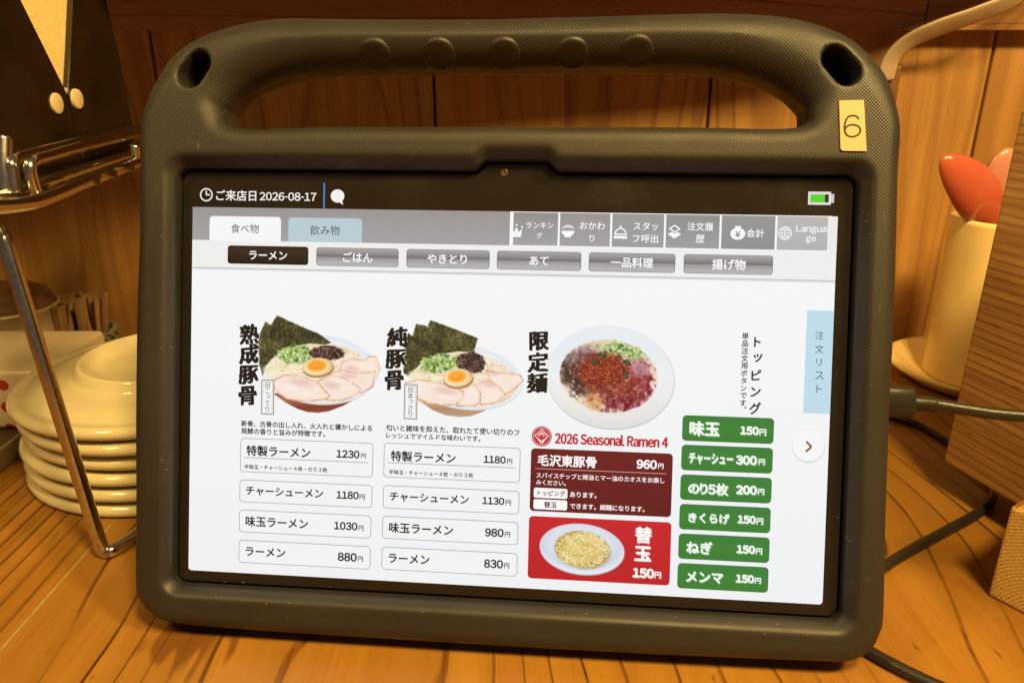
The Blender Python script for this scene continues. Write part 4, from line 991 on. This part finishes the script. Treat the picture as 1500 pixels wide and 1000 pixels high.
# ------------------------------------------------------------------ chrome menu rack and menu folder
rack = empty('menu_rack', (-.17, .27, 0), 'chrome wire rack on a bent wire leg, holding the dark menu folder', 'rack')
def wires(name, pts, r_, n=10):
    o = tube(name, catmull(pts, n), r_, M_CHROME, rack, 16); o.matrix_parent_inverse = rack.matrix_world.inverted(); return o
bpy.context.view_layer.update()
RX = -.165
leg_b = G(152, 806, .0027)
lx = [AT_X(-60, 300, -.19), AT_X(-20, 322, -.187), AT_X(2, 345, -.184), AT_X(14, 375, -.182), AT_X(60, 520, -.176), AT_X(110, 680, leg_b.x - .004), AT_X(143, 785, leg_b.x - .0005), leg_b, G(163, 806, .0027), G(185, 793, .0027), G(204, 779, .0027), G(240, 758, .0027)]
wires('leg', lx, .0027)
railA = [AT_X(-60, 302, RX + .004), AT_X(0, 302, RX + .002), AT_X(45, 297, RX), AT_X(75, 287, RX - .002), AT_X(130, 264, RX - .007), AT_X(206, 236, RX - .014), AT_X(260, 218, RX - .02)]
wires('lower_rail', railA, .0026)
wires('lower_rail', [p_ + Vector((-.010, 0, .002)) for p_ in railA], .0022)
wires('upper_rail', [AT_X(54, 286, RX - .0035), AT_X(47, 262, RX - .0035), AT_X(44, 243, RX - .0035), AT_X(52, 234, RX - .0037), AT_X(70, 229, RX - .005), AT_X(120, 215, RX - .0085), AT_X(206, 194, RX - .0165), AT_X(260, 183, RX - .02)], .0021)
wires('upper_rail', [AT_X(22, 283, RX - .009), AT_X(19, 255, RX - .009), AT_X(17, 240, RX - .009), AT_X(24, 232, RX - .0095), AT_X(42, 226, RX - .011), AT_X(120, 207, RX - .017), AT_X(206, 187, RX - .024)], .0021)
wires('upright', [AT_X(5, 200, RX - .012), AT_X(5, 245, RX - .012), AT_X(8, 285, RX - .012)], .0030)
wires('cross_wire', [AT_X(196, 212, RX - .012), AT_X(200, 225, RX - .013), AT_X(204, 232, RX - .014)], .0022)
for px_i, py_i in ((66, 293), (103, 280), (138, 266), (164, 256), (190, 246)):
    a = AT_X(px_i, py_i, RX - .004); t = [a + Vector((-.001, -.004, .001)), a + Vector((0, .005, .0012)), a + Vector((.0005, .003, -.0018))]
    bm = bmesh.new(); f1 = [bm.verts.new(q) for q in t]; f2 = [bm.verts.new(q + Vector((-.009, 0, 0))) for q in t]
    bm.faces.new(f1); bm.faces.new(f2[::-1])
    for i in range(3): bm.faces.new((f1[i], f1[(i + 1) % 3], f2[(i + 1) % 3], f2[i]))
    o = from_bm('tray_tooth', bm, M_CHROME, rack, smooth=False); o.matrix_parent_inverse = rack.matrix_world.inverted()
M_COVER = plain('dark_lacquer_cover', (.020, .012, .007), 0.17, spec=0.5, bump=0.08, bscale=300, var=0.3, vscale=40)
M_PAGE = plain('cream_menu_paper', (.90, .72, .32), 0.6, bump=0.5, bscale=500)
M_RIVET = plain('pale_rivet', (.72, .58, .34), 0.35)
FX = -.190
folder = empty('menu_folder', AT_X(100, 200, FX), 'dark brown folder with two riveted covers and cream paper, standing in the chrome rack', 'menu')
bpy.context.view_layer.update()
def slab(name, px_pts, x, th, mat, parent, dx=0):
    bm = bmesh.new(); P3 = [AT_X(a, b, x) for a, b in px_pts]
    f1 = [bm.verts.new(q) for q in P3]; f2 = [bm.verts.new(q + Vector((-th, 0, 0))) for q in P3]; n = len(P3)
    bm.faces.new(f1); bm.faces.new(f2[::-1])
    for i in range(n): bm.faces.new((f1[i], f1[(i + 1) % n], f2[(i + 1) % n], f2[i]))
    bmesh.ops.bevel(bm, geom=[e for e in bm.edges], offset=.0004, segments=2, affect='EDGES')
    o = from_bm(name, bm, mat, parent, smooth=False); o.matrix_parent_inverse = folder.matrix_world.inverted(); return o
c1 = slab('cover', [(-70, -120), (-28, -120), (30, 0), (97, 134), (113, 212), (122, 262), (8, 290), (-40, 300)], FX, .0025, M_COVER, folder)
c2 = slab('cover', [(108, -40), (107, 0), (104, 70), (99.5, 136), (115.5, 212), (124, 261), (199, 236), (197, 195), (176, 88), (155, 0), (145, -40)], FX - .0003, .0025, M_COVER, folder)
slab('page', [(-60, -120), (118, -120), (117, 0), (110, 80), (99, 142), (60, 80), (0, 0)], FX - .0032, .004, M_PAGE, folder)
for (rx_, ry_), par in (((84.5, 151.5), c1), ((114.5, 145), c2)):
    a = AT_X(rx_, ry_, FX + .0006); bm = bmesh.new(); lathe_bm(bm, [(0, .0004), (.0034, .0004), (.0041, .0001), (.0043, -.0010)], 28)
    bmesh.ops.transform(bm, matrix=Matrix.Translation(a) @ Matrix.Rotation(R(90), 4, 'Y'), verts=bm.verts)
    o = from_bm('rivet', bm, M_RIVET, par, auto=25); o.matrix_parent_inverse = (folder.matrix_world @ Matrix.Identity(4)).inverted() if False else Matrix.Identity(4)
    o.location = (0, 0, 0)
# rivets were built in world space: undo the folder's own offset
bpy.context.view_layer.update()
for o in [x for x in COL.objects if x.name.startswith('rivet')]: o.matrix_world = Matrix.Identity(4)

# ------------------------------------------------------------------ left background: dotted box, tin, picks in a woven basket
M_DOT, ntd, bd = new_mat('cream_with_red_dots')
tcd = nd(ntd, 'ShaderNodeTexCoord'); spd = nd(ntd, 'ShaderNodeSeparateXYZ'); ntd.links.new(tcd.outputs['Object'], spd.inputs[0])
def cell(s_, per, off): return math_n(ntd, 'SUBTRACT', math_n(ntd, 'FRACT', math_n(ntd, 'MULTIPLY_ADD', s_, 1 / per, off)), .5)
rowp = math_n(ntd, 'MULTIPLY_ADD', spd.outputs[2], 1 / .0125, .45)
shift = math_n(ntd, 'MULTIPLY', math_n(ntd, 'FLOOR', rowp), -.06)
hx = math_n(ntd, 'SUBTRACT', math_n(ntd, 'FRACT', math_n(ntd, 'ADD', math_n(ntd, 'MULTIPLY_ADD', spd.outputs[0], 1 / .0155, .06), shift)), .5); hz = math_n(ntd, 'SUBTRACT', math_n(ntd, 'FRACT', rowp), .5)
dd_ = math_n(ntd, 'SQRT', math_n(ntd, 'ADD', math_n(ntd, 'POWER', math_n(ntd, 'MULTIPLY', hx, .0155), 2.0), math_n(ntd, 'POWER', math_n(ntd, 'MULTIPLY', hz, .0125), 2.0)))
mr = nd(ntd, 'ShaderNodeMapRange'); ntd.links.new(dd_, mr.inputs['Value']); mr.inputs['From Min'].default_value = .0029; mr.inputs['From Max'].default_value = .0031
mx = nd(ntd, 'ShaderNodeMix', data_type='RGBA'); mx.inputs['A'].default_value = (.48, .035, .02, 1); mx.inputs['B'].default_value = (.76, .64, .44, 1)
ntd.links.new(mr.outputs[0], mx.inputs['Factor']); ntd.links.new(mx.outputs['Result'], bd.inputs['Base Color']); bd.inputs['Roughness'].default_value = 0.35
tray = empty('serving_tray', (-.3095, .366, 0), 'dark wooden tray with a grey rim on the counter under the dotted box', 'tray')
bm = bmesh.new(); box_bm(bm, -.075, .055, -.064, .065, .0004, .006, .0008); from_bm('tray_base', bm, plain('dark_tray_wood', (.045, .022, .010), 0.5, var=.3), tray, smooth=False)
bm = bmesh.new()
for x0, x1, y0, y1 in ((-.075, .055, -.0665, -.0642), (-.075, .055, .0652, .0675), (.0552, .0575, -.0665, .0675), (-.0775, -.0752, -.0665, .0675)): box_bm(bm, x0, x1, y0, y1, .0004, .0105, .0006)
from_bm('tray_rim', bm, plain('grey_rim', (.20, .16, .10), 0.4), tray, smooth=False)
bm = bmesh.new(); box_bm(bm, -.045, .045, -.033, .033, 0, .0335, .003, 4); dot = from_bm('dotted_box', bm, M_DOT, smooth=True, auto=40); dot.location = (-.2895, .393, .0062); dot.rotation_euler = (0, 0, 0); tag(dot, 'cream box with red polka dots on the tray beside the plates', 'box')
tin = empty('round_tin', (-.330, .4665, 0), 'shallow pale metal tin with a brown lid behind the dotted box', 'tin')
bm = bmesh.new(); lathe_bm(bm, [(0, .0002), (.030, .0002), (.031, .001), (.031, .016), (.0316, .017), (.0316, .019), (.031, .020), (.031, .040), (.0318, .041), (.0318, .043), (.030, .043), (.0295, .012), (0, .012)], 72); from_bm('tin_body', bm, plain('pale_tin', (.62, .52, .32), 0.36, metal=0.35), tin)
bm = bmesh.new(); lathe_bm(bm, [(0, .056), (.018, .055), (.027, .050), (.0292, .042), (.028, .036), (0, .036)], 48); from_bm('tin_contents', bm, plain('brown_flakes', (.20, .10, .04), 0.7, bump=.8, bscale=300, var=.4, vscale=200), tin)
BK = Vector((-.297, .482, 0)); basket = empty('pick_basket', BK, 'small grey woven basket holding wooden picks against the wall', 'basket', R(-10))
bm = bmesh.new(); lathe_bm(bm, [(0, .0005), (.021, .0005), (.022, .002), (.024, .020), (.0225, .020), (.0205, .003), (0, .003)], 48); from_bm('basket_wall', bm, plain('grey_wicker', (.16, .14, .11), 0.8, bump=.6), basket)
bm = bmesh.new()
for k in range(3):
    for ph in (0, math.pi):
        P_ = [Vector((( .0243 + .0012 * math.sin(11 * t + ph)) * math.cos(t), (.0243 + .0012 * math.sin(11 * t + ph)) * math.sin(t), .004 + k * .0065 + .0022 * math.cos(11 * t + ph))) for t in [2 * math.pi * i / 160 for i in range(161)]]
        sweep_bm(bm, P_, circ(.0017, 6), caps=False)
from_bm('basket_weave', bm, plain('grey_braid', (.22, .20, .16), 0.8), basket)
M_PICK = plain('pale_pick_wood', (.34, .20, .09), 0.6, var=.2)
bm = bmesh.new(); box_bm(bm, -.0015, .0015, -.0015, .0015, 0, .039, .0004); pick_me = bpy.data.meshes.new('wooden_pick'); bm.to_mesh(pick_me); bm.free(); pick_me.materials.append(M_PICK)
rk = random.Random(9)
for i in range(76):
    q = math.sqrt(rk.random()) * .0172; t = rk.random() * 6.283
    o = bpy.data.objects.new('wooden_pick', pick_me); COL.objects.link(o); o.location = BK + Vector((q * math.cos(t), q * math.sin(t), .0032)); o.rotation_euler = (rk.uniform(-.10, .10) - q * math.sin(t) * 8, q * math.cos(t) * 8 + rk.uniform(-.06, .06), rk.random() * 3)
    tag(o, 'short pale wooden pick standing in the grey woven basket', 'pick', 'wooden picks in the basket')

# ------------------------------------------------------------------ right background: cup with spoons, saucer, strap, box, block
CP = Vector((.2925, .440, 0))
bm = bmesh.new(); lathe_bm(bm, [(0, .004), (.03, .004), (.034, .0045), (.047, .0105), (.051, .0125), (.0518, .0118), (.050, .0095), (.038, .002), (.033, .0005), (0, .0005)], 96); sau = from_bm('saucer', bm, M_CUP); sau.location = CP; tag(sau, 'round cream saucer under the tall spoon cup', 'saucer')
bm = bmesh.new(); lathe_bm(bm, [(0, .0002), (.0275, .0002), (.029, .0015), (.0297, .05), (.0305, .0975), (.0303, .0998), (.0288, .1003), (.0272, .0985), (.0262, .05), (.0258, .006), (0, .006)], 72); cup = from_bm('spoon_cup', bm, M_CUP); cup.location = CP + Vector((0, 0, .0042)); tag(cup, 'tall plain cream cup on a saucer, holding two plastic spoons', 'cup')
def spoon(name, base, neck, tip, face, mat, label, W=.0136):
    """soup spoon standing handle-down: upright handle running into a tilted bowl, one continuous body"""
    base, neck, tip = Vector(base), Vector(neck), Vector(tip); bl = (tip - neck).length
    path = [base.lerp(neck, t / 8) for t in range(8)]; sv = [-1 + t / 8 for t in range(8)]
    ctrl = neck + (neck - base).normalized() * bl * .25
    for t in range(33):
        q = math.sin(t / 32 * math.pi / 2); path.append(neck * (1 - q) ** 2 + ctrl * 2 * q * (1 - q) + tip * q * q); sv.append(q)
    bm = bmesh.new(); rings = []
    for i, (c, s_) in enumerate(zip(path, sv)):
        ax = (path[min(i + 1, len(path) - 1)] - path[max(0, i - 1)]).normalized()
        nrm = Vector(face); nrm = (nrm - ax * nrm.dot(ax)).normalized(); side = ax.cross(nrm)
        if s_ <= 0: w, dp, th = .0046, 0, .0026
        else:
            ww = (3 * (s_ / .6) ** 2 - 2 * (s_ / .6) ** 3) ** 1.15 if s_ < .6 else math.sqrt(max(0, 1 - ((s_ - .6) / .4) ** 2))
            w = max(.0046 * (1 - s_) ** 2 + W * ww, .0003); dp = .0060 * ww; th = .0026 * max(.1, math.sqrt(max(0, 1 - s_ ** 8)))
        rings.append([bm.verts.new(c + side * (w * math.cos(a)) + nrm * (dp * math.sqrt(max(0, 1 - .96 * math.cos(a) ** 2)) + th * .5 * math.sin(a))) for a in [2 * math.pi * k / 24 for k in range(24)]])
    for a, b in zip(rings, rings[1:]):
        for k in range(24): bm.faces.new((a[k], a[(k + 1) % 24], b[(k + 1) % 24], b[k]))
    bm.faces.new(rings[0][::-1]); bm.faces.new(rings[-1])
    o = from_bm(name, bm, mat); tag(o, label, 'spoon', 'plastic spoons in the cup'); return o
M_OR = plain('orange_plastic', (.50, .105, .055), 0.20, coat=.3); M_PK = plain('pink_plastic', (.58, .24, .20), 0.22, coat=.3)
cup_y = CP.y
spoon('soup_spoon', CP + Vector((.016, .004, .013)), AT_Y(1456, 340, cup_y - .004), AT_Y(1379, 231, cup_y - .014), (-.2, -1, .25), M_OR, 'orange plastic spoon leaning to the left in the cream cup', .0132)
spoon('soup_spoon', CP + Vector((.010, .012, .013)), AT_Y(1457, 330, cup_y + .012), AT_Y(1474, 217, cup_y + .004), (.0, -1, .2), M_PK, 'pink plastic spoon standing behind the orange one in the cream cup', .0142)
# flat white strap cable on the wall, running into a small brown cover
wy = WALL_Y - .016
sp_pts = [AT_Y(1296, 118, wy + .004), AT_Y(1306, 86, wy), AT_Y(1330, 62, wy - .004), AT_Y(1372, 42, wy - .010), AT_Y(1430, 22, wy - .016), AT_Y(1490, -4, wy - .02), AT_Y(1560, -60, wy - .02)]
bm = bmesh.new(); sweep_bm(bm, catmull(sp_pts, 12), flat_sec(.0066, .0012, 16, 3), up=(.25, -1, .45)); strap = from_bm('flat_cable', bm, plain('cream_cable', (.50, .41, .29), 0.4)); tag(strap, 'flat cream cable curving up the wall behind the tablet case', 'cable')
bm = bmesh.new(); a = AT_Y(1300, 150, WALL_Y - .0085); b = AT_Y(1322, 97, WALL_Y - .0085); box_bm(bm, a.x - .016, b.x, WALL_Y - .0085, WALL_Y - .0002, a.z - .03, b.z, .0008); cov = from_bm('cable_cover', bm, plain('brown_cover', (.17, .075, .025), 0.5, var=.2), smooth=False); tag(cov, 'small brown cable cover on the wall where the cream cable ends', 'cable cover')
# oak box on rubber feet
foot_h = .015; P1 = G(1381, 676, foot_h); dirn = (G(1500, 746, foot_h) - P1).normalized(); ang = math.atan2(dirn.y, dirn.x)
obox = empty('oak_box', (P1.x, P1.y, 0), 'tall oak veneered box standing on small rubber feet at the right edge', 'box', ang + math.pi / 2)
# local axes: -Y runs towards the viewer along the visible face, +X away to the right
bm = bmesh.new(); box_bm(bm, 0, .14, -.23, 0, foot_h, .172, .0012, 3); from_bm('box_body', bm, M_OAK, obox, smooth=False)
for fx, fy in ((.040, -.020), (.128, -.012), (.128, -.218), (.040, -.205)):
    bm = bmesh.new(); lathe_bm(bm, [(0, .0001), (.004, .0001), (.0048, .001), (.0048, foot_h + .0004), (0, foot_h + .0004)], 20, fx, fy); from_bm('rubber_foot', bm, M_BLACKPL, obox, auto=40)
# block of wood showing its end grain
M_END, nte, be = new_mat('end_grain')
tce = nd(nte, 'ShaderNodeTexCoord'); mpe = nd(nte, 'ShaderNodeMapping'); nte.links.new(tce.outputs['Object'], mpe.inputs[0]); mpe.inputs['Location'].default_value = (-.022, 0, .006)
spe = nd(nte, 'ShaderNodeSeparateXYZ'); nte.links.new(mpe.outputs[0], spe.inputs[0]); nze = nd(nte, 'ShaderNodeTexNoise'); nze.inputs['Scale'].default_value = 60; nze.inputs['Detail'].default_value = 3; nte.links.new(tce.outputs['Object'], nze.inputs['Vector'])
rad = math_n(nte, 'SQRT', math_n(nte, 'ADD', math_n(nte, 'POWER', spe.outputs[0], 2.0), math_n(nte, 'POWER', spe.outputs[2], 2.0)))
fr = math_n(nte, 'FRACT', math_n(nte, 'ADD', math_n(nte, 'MULTIPLY', rad, 800), math_n(nte, 'MULTIPLY', nze.outputs[0], .9)))
nzf = nd(nte, 'ShaderNodeTexNoise'); nzf.inputs['Scale'].default_value = 1400; nzf.inputs['Detail'].default_value = 2; nte.links.new(tce.outputs['Object'], nzf.inputs['Vector'])
rpe = nd(nte, 'ShaderNodeValToRGB'); nte.links.new(math_n(nte, 'MULTIPLY_ADD', nzf.outputs[0], 1.1, math_n(nte, 'MULTIPLY_ADD', fr, .5, -.25)), rpe.inputs[0]); rpe.color_ramp.elements[0].position = .25; rpe.color_ramp.elements[1].position = .85
rpe.color_ramp.elements[0].color = (.86, .62, .22, 1); rpe.color_ramp.elements[1].color = (.42, .21, .05, 1); nte.links.new(rpe.outputs[0], be.inputs['Base Color']); be.inputs['Roughness'].default_value = .6
bpe = nd(nte, 'ShaderNodeBump'); bpe.inputs['Distance'].default_value = .0006; bpe.inputs['Strength'].default_value = .6; nte.links.new(nzf.outputs[0], bpe.inputs['Height']); nte.links.new(bpe.outputs[0], be.inputs['Normal'])
Q1 = G(1446, 872, 0); Q2 = G(1500, 900, 0); d2_ = (Q2 - Q1).normalized()
zt = (AT_Y(1481, 741, Q1.y)).z
bm = bmesh.new(); box_bm(bm, 0, .075, 0, .05, .0002, zt, .0012, 3)
for f in bm.faces: f.material_index = 0 if abs(f.normal.y) > .6 else 1
blk = from_bm('wood_block', bm, [M_END, wood('block_pine', (.58, .32, .09), (.48, .23, .055), (.26, .10, .022), along='Y', across='X', freq=160, warp=.8)], smooth=False); blk.location = Q1; blk.rotation_euler = (0, 0, math.atan2(d2_.y, d2_.x)); tag(blk, 'thick wooden block showing its ringed end grain, in front of the oak box', 'block')
